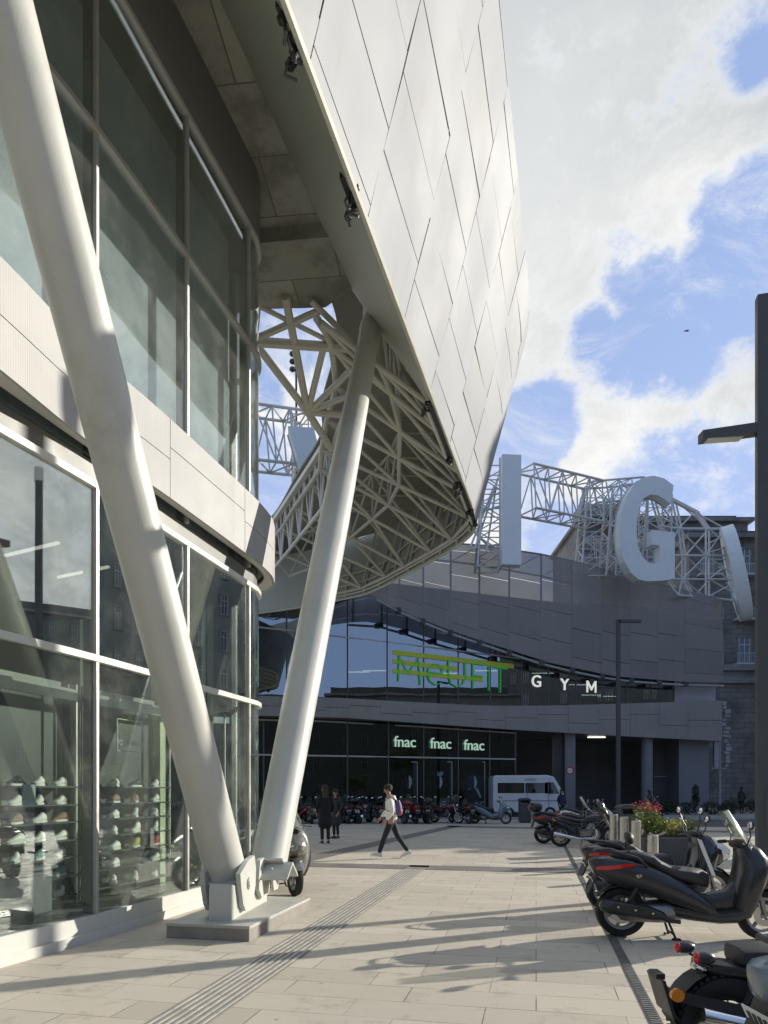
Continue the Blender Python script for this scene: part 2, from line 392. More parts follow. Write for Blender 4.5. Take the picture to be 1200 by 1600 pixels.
# slot drain along the bikes
dr = MB(); ds = MB()
b0 = Vector((.78 + .22 * 1.8, 1.8, 0)); Ld = 29
dr.slab([b0 + Vector((0, 0, .004)), b0 + SX * .09 + Vector((0, 0, .004)), b0 + SX * .09 + SD * Ld + Vector((0, 0, .004)), b0 + SD * Ld + Vector((0, 0, .004))], (0, 0, .002))
for k in range(int(Ld / .05)):
    c = b0 + SX * .045 + SD * (k * .05 + .02); ds.box((c.x, c.y, .0085), (.028, .07, .004), RZ)
gr = thing('drain_channel', 'long dark slotted drain running past the parked motorbikes', 'drain', b0)
dr.build('channel', M('drain shadow', (.12, .115, .10), .8), gr); ds.build('grating', M('drain grating', (.20, .195, .18), .55, .3, .2, 6), gr)
# darker granite bands set in the plaza
bands = MB()
def gband(pts):
    bands.slab([G(*p, .004) for p in pts], (0, 0, .003))
gband([(430, 1347), (1300, 1366), (1300, 1374), (430, 1353)])
gband([(440, 1346), (700, 1290.5), (722, 1290.5), (480, 1347)])
gband([(700, 1290), (1190, 1299), (1190, 1302), (700, 1292.4)])
struct(bands.build('path_bands', M('dark granite band', (.17, .16, .145), .75, 0, .15, 2, .15, 60)))

# ================================================================== near glass building
GPTS = [(-4.95, .9), (-4.62, 2.3), (-4.22, 3.85), (-3.72, 5.65), (-3.12, 7.45), (-2.64, 9.2), (-2.17, 11.0)]
CORN = [(-2.10, 11.35), (-2.13, 11.68), (-2.30, 11.93), (-2.6, 12.05)]
BACK = [(-3.9, 12.6), (-5.6, 13.4), (-8.0, 14.6)]
def v3(p, z): return Vector((p[0], p[1], z))
def inward(pts, d):
    res = []
    for i in range(len(pts)):
        a = Vector(pts[max(i - 1, 0)]); b_ = Vector(pts[min(i + 1, len(pts) - 1)]); t = (b_ - a).normalized()
        res.append((pts[i][0] - t.y * d, pts[i][1] + t.x * d))
    return res
full = GPTS + CORN + BACK
fine = [(v.x, v.y) for v in crom([v3(p, 0) for p in full], 5)]
def strip(mb, pts, z0, z1, dout, din):
    """wall following a plan line; dout / din thickness outside / inside."""
    A = inward(pts, -dout); B = inward(pts, din)
    rings = [[(a[0], a[1], z0), (a[0], a[1], z1), (b_[0], b_[1], z1), (b_[0], b_[1], z0)] for a, b_ in zip(A, B)]
    mb.loft(rings); return mb
NB = thing('glass_building', 'curved glazed shop building with white fascia band at the left edge', 'building', (-3.1, 7.4, 0))
NGLASS = glass_mat('shop glass', (.90, .945, .915), .09, 1.1, 0.0, .055, wave=.02)  # diffuse film raised beyond dirt to paint a pale sheen into the pane
NGLASSM = glass_mat('first floor glass', (.90, .945, .92), .36, 1.1, 0, .04, wave=.02)
NGLASSU = glass_mat('upper glass', (.88, .91, .91), .12, 1.1, .0, .06, wave=.02)
strip(MB(), fine, 0.0, .27, .04, .10).build('base', WHITEP, NB)
strip(MB(), fine, .0, .10, .075, -.045).build('base_lip', WHITEP, NB)
ZL0, ZL1, ZL2 = .27, 3.02, 4.88
ZU0, ZU1, ZU2 = 5.15, 8.72, 10.6
def add_mullion(p, z0, z1):
    i = full.index(p); a = Vector(full[max(i - 1, 0)]); b_ = Vector(full[min(i + 1, len(full) - 1)]); t = (b_ - a).normalized()
    R = Matrix.Rotation(math.atan2(t.y, t.x), 3, 'Z')
    m_ = MB().box((p[0] + t.y * .018, p[1] - t.x * .018, (z0 + z1) / 2), (.045, .05, z1 - z0), R, .006); o = m_.build('mullion', ALU, NB)
    m_ = MB().box((p[0] - t.y * .075, p[1] + t.x * .075, (z0 + z1) / 2), (.05, .11, z1 - z0), R); m_.build('mullion_core', DALU, o)
for p in GPTS[1:] + [CORN[3]] + BACK[:2]:
    add_mullion(p, ZL0, ZL2); add_mullion(p, ZU0, ZU2)
segs = list(zip(full, full[1:]))
def curve_between(p, q):
    i = full.index(p) * 5; j = full.index(q) * 5; return fine[i:j + 1]
cells = list(zip(GPTS, GPTS[1:])) + [(GPTS[-1], CORN[0]), (CORN[0], CORN[3]), (CORN[3], BACK[0]), (BACK[0], BACK[1]), (BACK[1], BACK[2])]
for p, q in cells:
    for z0, z1, gm in ((ZL0, ZL1, NGLASS), (ZL1, ZL2, NGLASSM), (ZU0, ZU1, NGLASSU), (ZU1, ZU2, NGLASSU)):
        o = strip(MB(), curve_between(p, q), z0 + .012, z1 - .012, .006, .006).build('window_pane', gm, NB)
        o.data.polygons.foreach_set('use_smooth', [True] * len(o.data.polygons)); o.data.set_sharp_from_angle(angle=math.radians(30))
# transoms stand out as white rails
for z, h, d in ((ZL1, .07, .055), (ZL2, .07, .05), (ZU1, .06, .055), (ZU2, .06, .05)):
    strip(MB(), fine, z - h / 2, z + h / 2, d, .02).build('transom', ALU if z > 5 else WHITEP, NB)
strip(MB(), fine, ZU2 + .03, 11.9, .035, .12).build('head_band', DARKSOF, NB)
strip(MB(), fine, ZL2 + .035, ZU0, -.02, .14).build('spandrel', DARKSOF, NB)
# fascia band, projecting, perforated aluminium in panels
def perf_mat(name, col, rough=.42, metal=.35, scale=95, dark=.45):
    m, T = mat_new(name); tc = T.N('ShaderNodeTexCoord')
    mp = T.N('ShaderNodeMapping', i_0=tc.outputs['Object']); mp.inputs['Rotation'].default_value = (0, 0, -.27)
    v = T.N('ShaderNodeTexVoronoi', i_0=mp.outputs[0]); v.inputs['Scale'].default_value = scale; v.inputs['Randomness'].default_value = .0
    hole = T.mrange(v.outputs['Distance'], .34, .24, 0, dark)
    n = T.N('ShaderNodeTexNoise', i_0=tc.outputs['Object']); n.inputs['Scale'].default_value = .8; n.inputs['Detail'].default_value = 7; n.inputs['Roughness'].default_value = .65
    c = T.ramp(n.outputs[0], [(.3, tuple(x * .90 for x in col)), (.7, tuple(min(1, x * 1.06) for x in col))])
    st = T.N('ShaderNodeMapping', i_0=tc.outputs['Object']); st.inputs['Scale'].default_value = (2.2, 2.2, .22)
    sn = T.N('ShaderNodeTexNoise', i_0=st.outputs[0]); sn.inputs['Scale'].default_value = 2.0; sn.inputs['Detail'].default_value = 6; sn.inputs['Roughness'].default_value = .7
    c = T.mix(T.mrange(sn.outputs[0], .5, .78, 0, .42), c, tuple(x * .62 for x in (col[0] * 1.05, col[1], col[2] * .9)))
    at = T.N('ShaderNodeObjectInfo')
    c = T.mix(hole, c, (.05, .05, .05))
    p = T.N('ShaderNodeBsdfPrincipled'); T.L(c, p.inputs['Base Color']); p.inputs['Metallic'].default_value = metal
    T.L(T.mrange(n.outputs[0], .3, .7, rough - .07, rough + .1), p.inputs['Roughness'])
    out(T, p.outputs[0]); return m
PERF = perf_mat('perforated aluminium', (.40, .395, .385), .62, .0, 75, .5)
fo = inward(fine, -.30)
fo_s = [Vector((a, b_, 0)) for a, b_ in fo]
# plan of the fascia: rounds off further out at the corner
FPTS = [(-4.55, .9), (-4.22, 2.3), (-3.84, 3.85), (-3.33, 5.7), (-3.05, 7.1), (-2.62, 8.53), (-2.09, 10.5), (-1.93, 11.2), (-1.88, 11.75), (-1.98, 12.3), (-2.4, 12.75), (-3.1, 13.05), (-4.6, 13.7), (-8, 15.3)]
ff = [v for v in crom([v3(p, 0) for p in FPTS], 6)]
FZ0, FZ1 = 5.2, 6.17
fas = thing('fascia_band', 'white perforated metal band wrapped round the glass corner above the shop windows', 'cladding', (-3.0, 7.1, 5.2))
joints = [0, 3.7, 5.75, 8.5, 10.45, 11.75]
def ff_at(y):
    for i in range(len(ff) - 1):
        if ff[i].y <= y <= ff[i + 1].y: return i, ff[i].lerp(ff[i + 1], (y - ff[i].y) / (ff[i + 1].y - ff[i].y))
cuts = []
for a, b_ in zip(joints, joints[1:]):
    ia, pa = ff_at(max(a, .91)); ib, pb = ff_at(b_); cuts.append([pa] + ff[ia + 1:ib + 1] + [pb])
cuts.append([ff_at(11.75)[1]] + ff[ff_at(11.75)[0] + 1:])
for k, c in enumerate(cuts):
    pts = [(v.x, v.y) for v in c]
    # trim ends for an open joint
    a = Vector(pts[0]); b_ = Vector(pts[1]); pts[0] = tuple(a + (b_ - a).normalized() * .006)
    a = Vector(pts[-1]); b_ = Vector(pts[-2]); pts[-1] = tuple(a + (b_ - a).normalized() * .006)
    zm = FZ0 + (.47 if k % 2 == 0 else .62)
    for z0, z1 in ((FZ0, zm - .005), (zm + .005, FZ1)):
        o = strip(MB(), pts, z0, z1, .002 * random.random(), .03).build('panel', PERF, fas, smooth=True, sharp=30)
strip(MB(), [(v.x, v.y) for v in ff], FZ0 + .02, FZ1 - .02, -.032, .05).build('backing', DARKSOF, fas)
SOFW = M('soffit sheet', (.52, .51, .47), .5, .2, .06, 2, grime=.2)
# soffit under and cap over the band: quads between band line and glass line
def between(mb, A, B, z, th):
    rings = [[(a[0], a[1], z), (a[0], a[1], z + th), (b_[0], b_[1], z + th), (b_[0], b_[1], z)] for a, b_ in zip(A, B)]
    return mb.loft(rings)
n_ = 60
def even(pts, n):
    pts = [Vector((p[0], p[1], 0)) for p in pts]; L = [0]
    for a, b_ in zip(pts, pts[1:]): L.append(L[-1] + (b_ - a).length)
    res = []; j = 0
    for i in range(n):
        s = L[-1] * i / (n - 1)
        while j < len(L) - 2 and L[j + 1] < s: j += 1
        f_ = (s - L[j]) / max(1e-9, L[j + 1] - L[j]); v = pts[j].lerp(pts[j + 1], min(1, f_)); res.append((v.x, v.y))
    return res
EA = even([(v.x, v.y) for v in ff], n_); EB = even(inward(fine, .02), n_)
def near_line(A, B):
    res = []
    for a in A:
        res.append(min(B, key=lambda q: (q[0] - a[0]) ** 2 + (q[1] - a[1]) ** 2))
    return res
BB = near_line(EA, even(inward(fine, .03), 400)); M1 = [(a[0] * .45 + b_[0] * .55, a[1] * .45 + b_[1] * .55) for a, b_ in zip(EA, BB)]
EAi = inward(EA, .035)
between(MB(), EAi, M1, FZ0 + .005, .03).build('soffit_outer', SOFW, fas)
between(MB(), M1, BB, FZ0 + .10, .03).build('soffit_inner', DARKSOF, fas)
between(MB(), EAi, BB, FZ1 - .07, .03).build('top_cap', SOFW, fas)

# --------------------------- interior
WALLG = M('interior wall', (.10, .107, .098), .8, 0, .1, .7)
PARTW = M('partition wall', (.21, .245, .19), .7, 0, .06, .8)
FLOORI = M('shop floor', (.20, .19, .175), .3, 0, .15, 1.5)
inn = inward(fine, 4.6); inn2 = inward(fine, .12)
it = MB(); rings = [[(a[0], a[1], .20), (a[0], a[1], .26), (b_[0], b_[1], .26), (b_[0], b_[1], .20)] for a, b_ in zip(inward(GPTS, .11), inward(GPTS, 4.6))]
it.loft(rings).build('shop_floor', FLOORI, NB)
for z, nm in ((4.95, 'ceiling'), (5.05, 'upper_floor'), (10.66, 'upper_ceiling')):
    t_ = MB(); t_.loft([[(a[0], a[1], z), (a[0], a[1], z + .08), (b_[0], b_[1], z + .08), (b_[0], b_[1], z)] for a, b_ in zip(inward(GPTS, .16), inward(GPTS, 4.6))]); t_.build(nm, WALLG, NB)
strip(MB(), inward(GPTS, 4.6), .2, 11, 0, .15).build('back_wall', WALLG, NB)
def wall_at(Yg, d0, d1, z0, z1, th=.12, mat=PARTW, nm='partition'):
    """wall perpendicular to the glass at depth Yg along it."""
    x = interp([(b_, a) for a, b_ in GPTS], Yg); t = Vector((interp([(b_, a) for a, b_ in GPTS], Yg + .1) - x, .1, 0)).normalized(); n = Vector((-t.y, t.x, 0))
    a = Vector((x, Yg, 0)) + n * d0; b_ = Vector((x, Yg, 0)) + n * d1; c = (a + b_) / 2
    return MB().box((c.x, c.y, (z0 + z1) / 2), ((b_ - a).length, th, z1 - z0), Matrix.Rotation(math.atan2(n.y, n.x), 3, 'Z')).build(nm, mat, NB)
wall_at(8.30, .85, 1.4, .26, 3.7, .12); wall_at(10.35, .4, 1.6, .26, 4.9, .12)
wall_at(10.9, .6, 4.9, .2, 4.96, .2, WALLG)
wall_at(9.9, .8, .95, .26, 4.9, .14, M('pale green post', (.55, .62, .40), .6), 'post')
# upper floor: blinds a little behind the glass
def blind_mat():
    m, T = mat_new('hanging blind'); tc = T.N('ShaderNodeTexCoord')
    n = T.N('ShaderNodeTexNoise', i_0=tc.outputs['Object']); n.inputs['Scale'].default_value = 1.1; n.inputs['Detail'].default_value = 10; n.inputs['Roughness'].default_value = .7
    c = T.ramp(n.outputs[0], [(.32, (.27, .33, .36)), (.5, (.40, .46, .475)), (.7, (.53, .57, .56))])
    p = T.N('ShaderNodeBsdfPrincipled'); T.L(c, p.inputs['Base Color']); p.inputs['Roughness'].default_value = .8; out(T, p.outputs[0]); return m
BLIND = blind_mat()
for p, q in list(zip(GPTS, GPTS[1:])):
    pts = curve_between(p, q); strip(MB(), inward(pts[0:6], .34), ZU0 + .05, 10.4, 0, .02).build('blind', BLIND, NB)
# interior ceiling strips of light
for i in range(5):
    x = interp([(b_, a) for a, b_ in GPTS], 5.6 + i * .9)
    MB().box((x - 1.5, 5.9 + i * .9, 4.6), (.035, 1.0, .03), Matrix.Rotation(1.1, 3, 'Z')).build('ceiling_light', emit_mat('shop light', (1, .93, .8), .7) if i == 0 else bpy.data.materials['shop light'], NB)

# shelf units with shoes
SHELFM = M('shelf dark metal', (.055, .06, .06), .45, .5, .1, 5); LABELM = M('shelf header', (.52, .55, .52), .5, 0, .05, 5)
SHOEC = [M('white shoe leather', (.85, .85, .81), .5, 0, .05, 20), M('tan shoe suede', (.33, .19, .12), .8, 0, .15, 20), M('black shoe canvas', (.03, .03, .032), .6, 0, .2, 20), M('teal shoe mesh', (.22, .36, .34), .7, 0, .1, 20), M('red shoe cloth', (.42, .06, .06), .7, 0, .1, 20), M('yellow shoe cloth', (.50, .45, .12), .7, 0, .1, 20)]
SOLE = M('shoe sole', (.70, .69, .64), .6, 0, .04, 20)
def make_shoe(mat_, high):
    r = thing('shoe', 'x', 'shoe', (0, 0, 0), world=False)
    prof = [(-.135, .02, .052, .030), (-.125, .02, .10 + high, .036), (-.08, .02, .115 + high, .040), (-.035, .02, .098 + high * .8, .042), (.02, .02, .075, .043), (.075, .02, .058, .046), (.115, .02, .045, .040), (.138, .02, .030, .022)]
    rings = []
    for x, z0, z1, hw in prof:
        ring = []
        for k in range(10):
            a = 2 * PI * k / 10; ca, sa = math.cos(a), math.sin(a)
            z = (z0 + z1) / 2 + (z1 - z0) / 2 * sa; wf = hw * (1 - .35 * max(0, sa) * (1 if z1 > .07 else .4)); ring.append((x, wf * (abs(ca) ** .6) * (1 if ca > 0 else -1), z))
        rings.append(ring)
    MB().loft(rings).build('upper', mat_, r, smooth=True)
    rings = [[(x, hw * c_ * 1.06, z) for c_, z in ((-1, 0), (1, 0), (1, .024), (-1, .024))] for x, _, _, hw in prof]
    MB().loft(rings).build('sole', SOLE, r)
    l = MB()
    for i in range(4): l.box((.0 + i * .018, 0, .098 + high * .4 - i * .012), (.006, .05, .004))
    l.build('laces', SOLE if mat_ is not SHOEC[0] else SHOEC[2], r)
    return r
shoe_protos = {}
colname = ['white', 'tan', 'black', 'teal', 'red', 'yellow']
unit_names = ['left shelf unit', 'right shelf unit', 'far shelf unit']
placename = ['lowest', 'second', 'third', 'fourth', 'fifth', 'sixth', 'seventh', 'top']
def shelf_unit(c, t, width, levels, unit, layout, hdr=True):
    """c: middle on floor; t: unit vector along; shoes face the glass side."""
    t = Vector((t[0], t[1], 0)).normalized(); n = Vector((t.y, -t.x, 0)); ang = math.atan2(t.y, t.x); R = Matrix.Rotation(ang, 3, 'Z')
    th = thing('shelf_unit', ['dark metal shoe rack nearest the left picture edge behind the shop glass', 'dark metal shoe rack behind the second shop pane with a framed sign', 'small dark shoe rack half hidden behind the leaning column'][unit], 'shelf unit', c)
    top = 2.86
    for s_ in (-1, 1):
        q = Vector(c) + t * (s_ * width / 2) + n * .12; MB().box((q.x, q.y, top / 2 + .12), (.025, .025, top - .26), R).build('upright', ALU if s_ > 0 else SHELFM, th)
    q = Vector(c) - n * .16; MB().box((q.x, q.y, 1.5), (width, .02, 2.4), R).build('back_panel', SHELFM, th)
    if hdr:
        q = Vector(c) + n * .13; MB().box((q.x, q.y, 2.72), (width, .02, .13), R).build('header', LABELM, th)
        q = Vector(c) + n * -.1; MB().box((q.x, q.y, 2.84), (width, .02, .10), R).build('header', LABELM, th)
    for z in levels:
        q = Vector(c); MB().box((q.x, q.y, z), (width, .30, .018), R).build('shelf', SHELFM, th)
    for li, row in enumerate(layout):
        z = levels[li] + .010
        for si, ch in enumerate(row):
            if ch == '.': continue
            ci = 'wtbgry'.index(ch.lower()); hi = .07 if ch.isupper() else 0
            f_ = (si + .5) / len(row) - .5; q = Vector(c) + t * (f_ * width) + n * .03
            lab = '%s %s on the %s shelf, %s from the left, of the %s' % (colname[ci], 'high-top' if hi else 'low shoe', placename[min(li, 7)], ['first', 'second', 'third', 'fourth', 'fifth'][si], unit_names[unit])
            key = (ci, hi)
            if key not in shoe_protos:
                o = make_shoe(SHOEC[ci], hi); shoe_protos[key] = o; o.location = (q.x, q.y, z); o.rotation_euler = (0, 0, ang + PI + .35); o['label'] = lab
            else: o = copy_tree(shoe_protos[key], (q.x, q.y, z), ang + PI + random.uniform(.1, .6), lab)
            o['group'] = 'shoes on the shop shelves'
lv = [.38, .60, .82, 1.02, 1.23, 1.43, 1.64]
shelf_unit(P(38, 1235, 7.55).xy.to_3d() + Vector((0, 0, .26)), (.27, 1), 1.34, lv, 0, ['bwbw', 'wWWg', 'bwgw', 'wwww', 'gtwt', 'wwww', 'wbww'])
shelf_unit(P(191, 1235, 9.2).xy.to_3d() + Vector((0, 0, .26)), (.32, 1), 1.75, lv, 1, ['wwww', 'ww.w', 'wwYR', 'TwWW', 'rwWw', 'bttw', 'bwbw'])
shelf_unit(P(318, 1235, 11.0).xy.to_3d() + Vector((0, 0, .26)), (.4, 1), .8, lv[:5], 2, ['ww', 'tw', 'gw', 'bw', 'wt'], False)
fs = thing('framed_sign', 'faint framed shop sign hanging above the shoes of the second rack', 'sign', P(190, 1160, 8.9))
pc = P(203, 1150, 8.9); Rr = Matrix.Rotation(math.atan2(1, .3), 3, 'Z')
f_ = MB()
for dx, dz, sx, sz in ((0, .2, .5, .012), (0, -.2, .5, .012), (-.25, 0, .012, .4), (.25, 0, .012, .4)):
    q = pc + Rr @ Vector((dx, 0, dz)); f_.box(q, (sx, .015, sz), Rr)
f_.build('frame', LABELM, fs)
M4 = Matrix.Translation(pc + Vector((.01, 0, -.13))) @ Matrix.Rotation(math.atan2(1, .3), 4, 'Z') @ Matrix.Rotation(PI / 2, 4, 'X')
text_mesh('lettering', 'FOOTWEAR', .10, .006, LABELM, fs, M4)
nt = MB().box(P(45, 1243, 6.95), (.01, .17, .22), Matrix.Rotation(-.27, 3, 'Z')).build('paper_notice', M('grey paper', (.42, .45, .45), .8, 0, .1, 30), None)
origin_to(nt, P(45, 1243, 6.95)); tag(nt, 'small grey paper notice hanging inside the first shop pane', 'notice')
# display table cloth seen in the first pane
dt = thing('display_table', 'low grey draped table inside the shop by the first pane', 'table', P(20, 1400, 7.0).xy.to_3d() + Vector((0, 0, .26)))
c_ = P(0, 1400, 7.3); MB().box((c_.x, c_.y, .76), (.7, .9, .04), Matrix.Rotation(-.27, 3, 'Z'), .01).build('table_top', M('grey cloth', (.15, .155, .165), .7, 0, .1, 3, .3, 8), dt)
MB().box((c_.x, c_.y, .5), (.62, .82, .48), Matrix.Rotation(-.27, 3, 'Z'), .02).build('skirt', bpy.data.materials['grey cloth'], dt)

# ================================================================== plinth and leaning columns
pl0, pl1, pl2 = G(390, 1472), G(484, 1422), G(264, 1466)
dL = (pl1 - pl0); dL.z = 0; dW = (pl2 - pl0); dW.z = 0
dLn = dL.normalized(); dWn = Vector((-dLn.y, dLn.x, 0)); wd = .98; ln = dL.length + .02
PL = thing('stone_plinth', 'pale granite plinth carrying the feet of the two leaning columns', 'plinth', pl0)
GRAN = M('plinth granite', (.44, .43, .39), .6, 0, .1, 2.5, .15, 90, grime=.3)
cc = pl0 + dLn * ln / 2 + dWn * wd / 2; Rp = Matrix.Rotation(math.atan2(dLn.y, dLn.x), 3, 'Z')
MB().box((cc.x, cc.y, .065), (ln - .02, wd - .02, .13), Rp, .004).build('body', M('plinth side stone', (.27, .245, .215), .75, 0, .15, 4, .2, 70, grime=.5), PL)
MB().box((cc.x, cc.y, .1475), (ln, wd, .035), Rp, .004).build('cap', GRAN, PL)
# hinge bracket: thick plates on the plinth in the plane of the V
br0 = G(372, 1436, .165); br1 = G(421, 1408, .165); bd = (br1 - br0).normalized(); bl = (br1 - br0).length; bn = Vector((bd.y, -bd.x, 0))
BK = thing('hinge_bracket', 'white steel hinge bracket of thick plates bolted on the granite plinth', 'bracket', br0)
def plate(name, poly, off, th, par, mat_=CREAM):
    pts = [br0 + bd * x + Vector((0, 0, z)) - bn * off for x, z in poly]
    return MB().slab(pts, -bn * th).build(name, mat_, par)
k_ = bl
prof = [(0, 0), (k_, 0), (k_, .40), (k_ * .93, .55), (k_ * .72, .62), (k_ * .60, .58), (k_ * .55, .45), (k_ * .50, .20), (k_ * .47, .50), (k_ * .38, .60), (k_ * .20, .52), (k_ * .10, .40), (k_ * .04, .30)]
def arc(cx, cz, r, a0, a1, n=10): return [(cx + r * math.cos(math.radians(a0 + (a1 - a0) * i / n)), cz + r * math.sin(math.radians(a0 + (a1 - a0) * i / n))) for i in range(n + 1)]
# base saddle (two low humps) set back, then the two ear plates of the columns in front
saddle = [(-.12, 0), (k_ + .02, 0), (k_ + .02, .34)] + arc(k_ * .76, .34, .17, 20, 160, 8) + [(k_ * .53, .10)] + arc(k_ * .30, .22, .18, -20, 150, 8)[2:] + [(-.02, .38), (-.10, .40), (-.12, .34)]
plate('saddle', saddle, .04, .25, BK)
ear1 = [(.02, .50), (.05, .36), (.13, .14), (.22, .055), (.36, .06), (.52, .15), (.60, .30), (.62, .5), (.56, .66), (.3, .62)]
ear2 = [(k_ * .58, .38), (k_ * .585, .22), (k_ * .68, .11), (k_ * .80, .09), (k_ * .94, .13), (k_ * .985, .30), (k_ * .985, .62), (k_ * .8, .60), (k_ * .62, .58)]
sc_ = k_ / 1.28
ear1 = [(x * sc_, z) for x, z in ear1]
plate('ear_plate', ear1, -.02, .055, BK); plate('ear_plate', ear2, -.02, .055, BK)
plate('ear_plate', ear1, .40, .055, BK); plate('ear_plate', ear2, .40, .055, BK)
for cx, cz in ((.33 * sc_, .36), (k_ * .79, .36)):
    q = br0 + bd * cx + Vector((0, 0, cz)) + bn * .02
    pn = MB().tube([q, q + bn * .018], [.075, .070], 20); pn.build('pin_cap', CREAM, BK, smooth=True)
    pr = MB(); pr.tube([q + bn * .019 + bd * (.052 * math.cos(a)) + Vector((0, 0, .052 * math.sin(a))) for a in [math.radians(110 + i * 14) for i in range(10)]], .006, 6); pr.build('pin_slot', DALU, BK)
# the columns
def column(label, b_, d, Ztop, dia0, diam, diat, zs=.62):
    """tapered tube from the bracket up along direction d per unit z."""
    th = thing('leaning_column', label, 'column', b_)
    pts = []; rs = []
    for i in range(33):
        t = i / 32; z = zs + (Ztop - zs) * t
        pts.append(Vector((b_.x + d[0] * (z - b_.z), b_.y + d[1] * (z - b_.z), z)))
        u = (z - zs) / 11.0
        r = dia0 + (diam - dia0) * math.sin(min(1, u * 2.2) * PI / 2)
        if u > .5: r = diam + (diat - diam) * (u - .5) / .5
        rs.append(r / 2)
    MB().tube(pts, rs, 48).build('shaft', CREAM, th, smooth=True)
    return th, pts, rs
c1b = Vector((-1.83, 8.15, .5)); c2b = Vector((-1.50, 8.80, .5))
col1, p1_, r1_ = column('thick cream steel column leaning towards the camera from the plinth', c1b, (-.145, -.44), 11.75, .475, .472, .44)
col2, p2_, r2_ = column('cream steel column leaning away and carrying the canopy edge', c2b, (.119, .49), 11.0, .46, .50, .40)
def foot(th, cb, d, up, roof=False):
    ax = Vector((d[0], d[1], 1)).normalized()
    q = cb + ax * .10
    R = ax.to_track_quat('Z', 'X').to_matrix()
    e = MB()
    s_ = bn
    # end plate (square, tilted) and the web plates going down to the pin
    MB().box(q + ax * .045, (.50, .50, .035), (Matrix.Rotation(math.atan2(bd.y, bd.x), 3, 'Z') @ Matrix.Rotation(math.atan2(ax.dot(bd), ax.z), 3, 'Y')), .006).build('end_plate', CREAM, th)
    return e
foot(col1, c1b, (-.143, -.447), 1); foot(col2, c2b, (.119, .49), 1)
# roof-like gusset plate seen at the foot of column 2
ax2 = Vector((.119, .49, 1)).normalized()
gq = c2b + ax2 * .16 + bn * .0
sd = bd
gp = MB()
apex = c2b + Vector((0, 0, .17)) + bd * -.05; wv = bn * .36
for sgn in (-1, 1):
    e_ = apex + bd * (sgn * .27) + Vector((0, 0, -.17 if sgn < 0 else -.19))
    gp.slab([apex - bn * .02, apex + wv, e_ + wv, e_ - bn * .02], Vector((0, 0, .03)))
gp.build('gusset_hood', CREAM, col2)
for cb, th in ((c1b, col1), (c2b, col2)):
    wb = MB(); dwn = Vector((cb.x, cb.y, .2)); 
    for o_ in (-.10, .10):
        a = cb + bd * -.20 + bn * o_ + Vector((0, 0, .14)); b1 = cb + bd * .20 + bn * o_ + Vector((0, 0, .14)); c1 = cb + bd * .10 + bn * o_ + Vector((0, 0, -.16)); d1 = cb - bd * .10 + bn * o_ + Vector((0, 0, -.16))
        wb.slab([a, b1, c1, d1], bn * .03)
    wb.build('web_plate', CREAM, th)
for dd, cb, th, zz in (((-.143, -.447), c1b, col1, (3.55, 6.9)), ((.119, .49), c2b, col2, (4.6,))):
    for z in zz[:0]:
        v_ = Vector((dd[0], dd[1], 1)); q = cb + v_ * (z - .5); MB().tube([q - v_ * .006, q + v_ * .006], .2375 if th is col1 else .2515, 44).build('weld_ring', CREAM2, th, smooth=True)
# weld rings on the column 2 head and its cap fork
ax2v = Vector((.119, .49, 1))
for z in (9.6, 10.15, 10.75):
    q = Vector((c2b.x + .119 * (z - .5), c2b.y + .49 * (z - .5), z)); MB().tube([q - ax2v * .012, q + ax2v * .012], .222 if z < 10 else .214, 40).build('weld_ring', CREAM2, col2, smooth=True)
q = Vector((c2b.x + .119 * 10.5, c2b.y + .49 * 10.5, 11.0))
MB().box(q + Vector((0, .02, .02)), (.42, .42, .05), Matrix.Rotation(.27, 3, 'Z'), .005).build('head_plate', CREAM2, col2)
for s_ in (-.12, .12): MB().box(q + Vector((s_, .05, .25)), (.05, .30, .44), Matrix.Rotation(.27, 3, 'Z'), .005).build('head_fork', CREAM2, col2)
# ================================================================== canopy
U0, ZC = -2.89, 9.4           # outer lower edge: X = .28 Y + U0 at height ZC
CAN = thing('canopy', 'large overhanging canopy of pale metal panels with a steel truss underside', 'canopy', (0, 12, ZC))
def edge(y): return Vector((.28 * y + U0, y, ZC))
straight = [edge(y) for y in (-3, 2, 6, 10, 14, 17, 19.0)]
turn = [Vector((2.62, 19.95, ZC)), Vector((2.70, 20.7, ZC)), Vector((2.45, 21.7, ZC)), Vector((1.9, 22.9, ZC)), Vector((.80, 24.9, ZC)), Vector((-.45, 27.0, ZC)), Vector((-1.5, 28.0, ZC)), Vector((-4.0, 29.6, ZC)), Vector((-7, 31, ZC))]
pathC = crom(straight + turn, 10)
pathC = resample(pathC, .2)
Lc = [0]
for a, b_ in zip(pathC, pathC[1:]): Lc.append(Lc[-1] + (b_ - a).length)
def path_at(s):
    s = max(0, min(Lc[-1] - 1e-6, s)); i = min(int(s / .2), len(pathC) - 2)
    while i > 0 and Lc[i] > s: i -= 1
    f_ = (s - Lc[i]) / (Lc[i + 1] - Lc[i]); p = pathC[i].lerp(pathC[i + 1], f_)
    a = pathC[max(i - 2, 0)]; b_ = pathC[min(i + 3, len(pathC) - 1)]; t = (b_ - a).normalized(); return p, t, Vector((t.y, -t.x, 0))
def s_of_y(y): return next(Lc[i] for i in range(len(pathC)) if pathC[i].y >= y)
S_TIP = s_of_y(20.6)
def ztop(s):
    if s < S_TIP + .5: return 15.0
    return max(12.0, 15.0 - (s - S_TIP - .5) * .55)
def skin(s, t, off=0.0):
    """t = 0 lower edge, 1 top edge of the leaning cladding."""
    p, tg, n = path_at(s); lean = 1.51 * (ztop(s) - ZC) / 5.6
    q = p + n * (lean * t) + Vector((0, 0, (ztop(s) - ZC) * t))
    nn = (n * (ztop(s) - ZC) - Vector((0, 0, lean))).normalized(); return q + nn * off
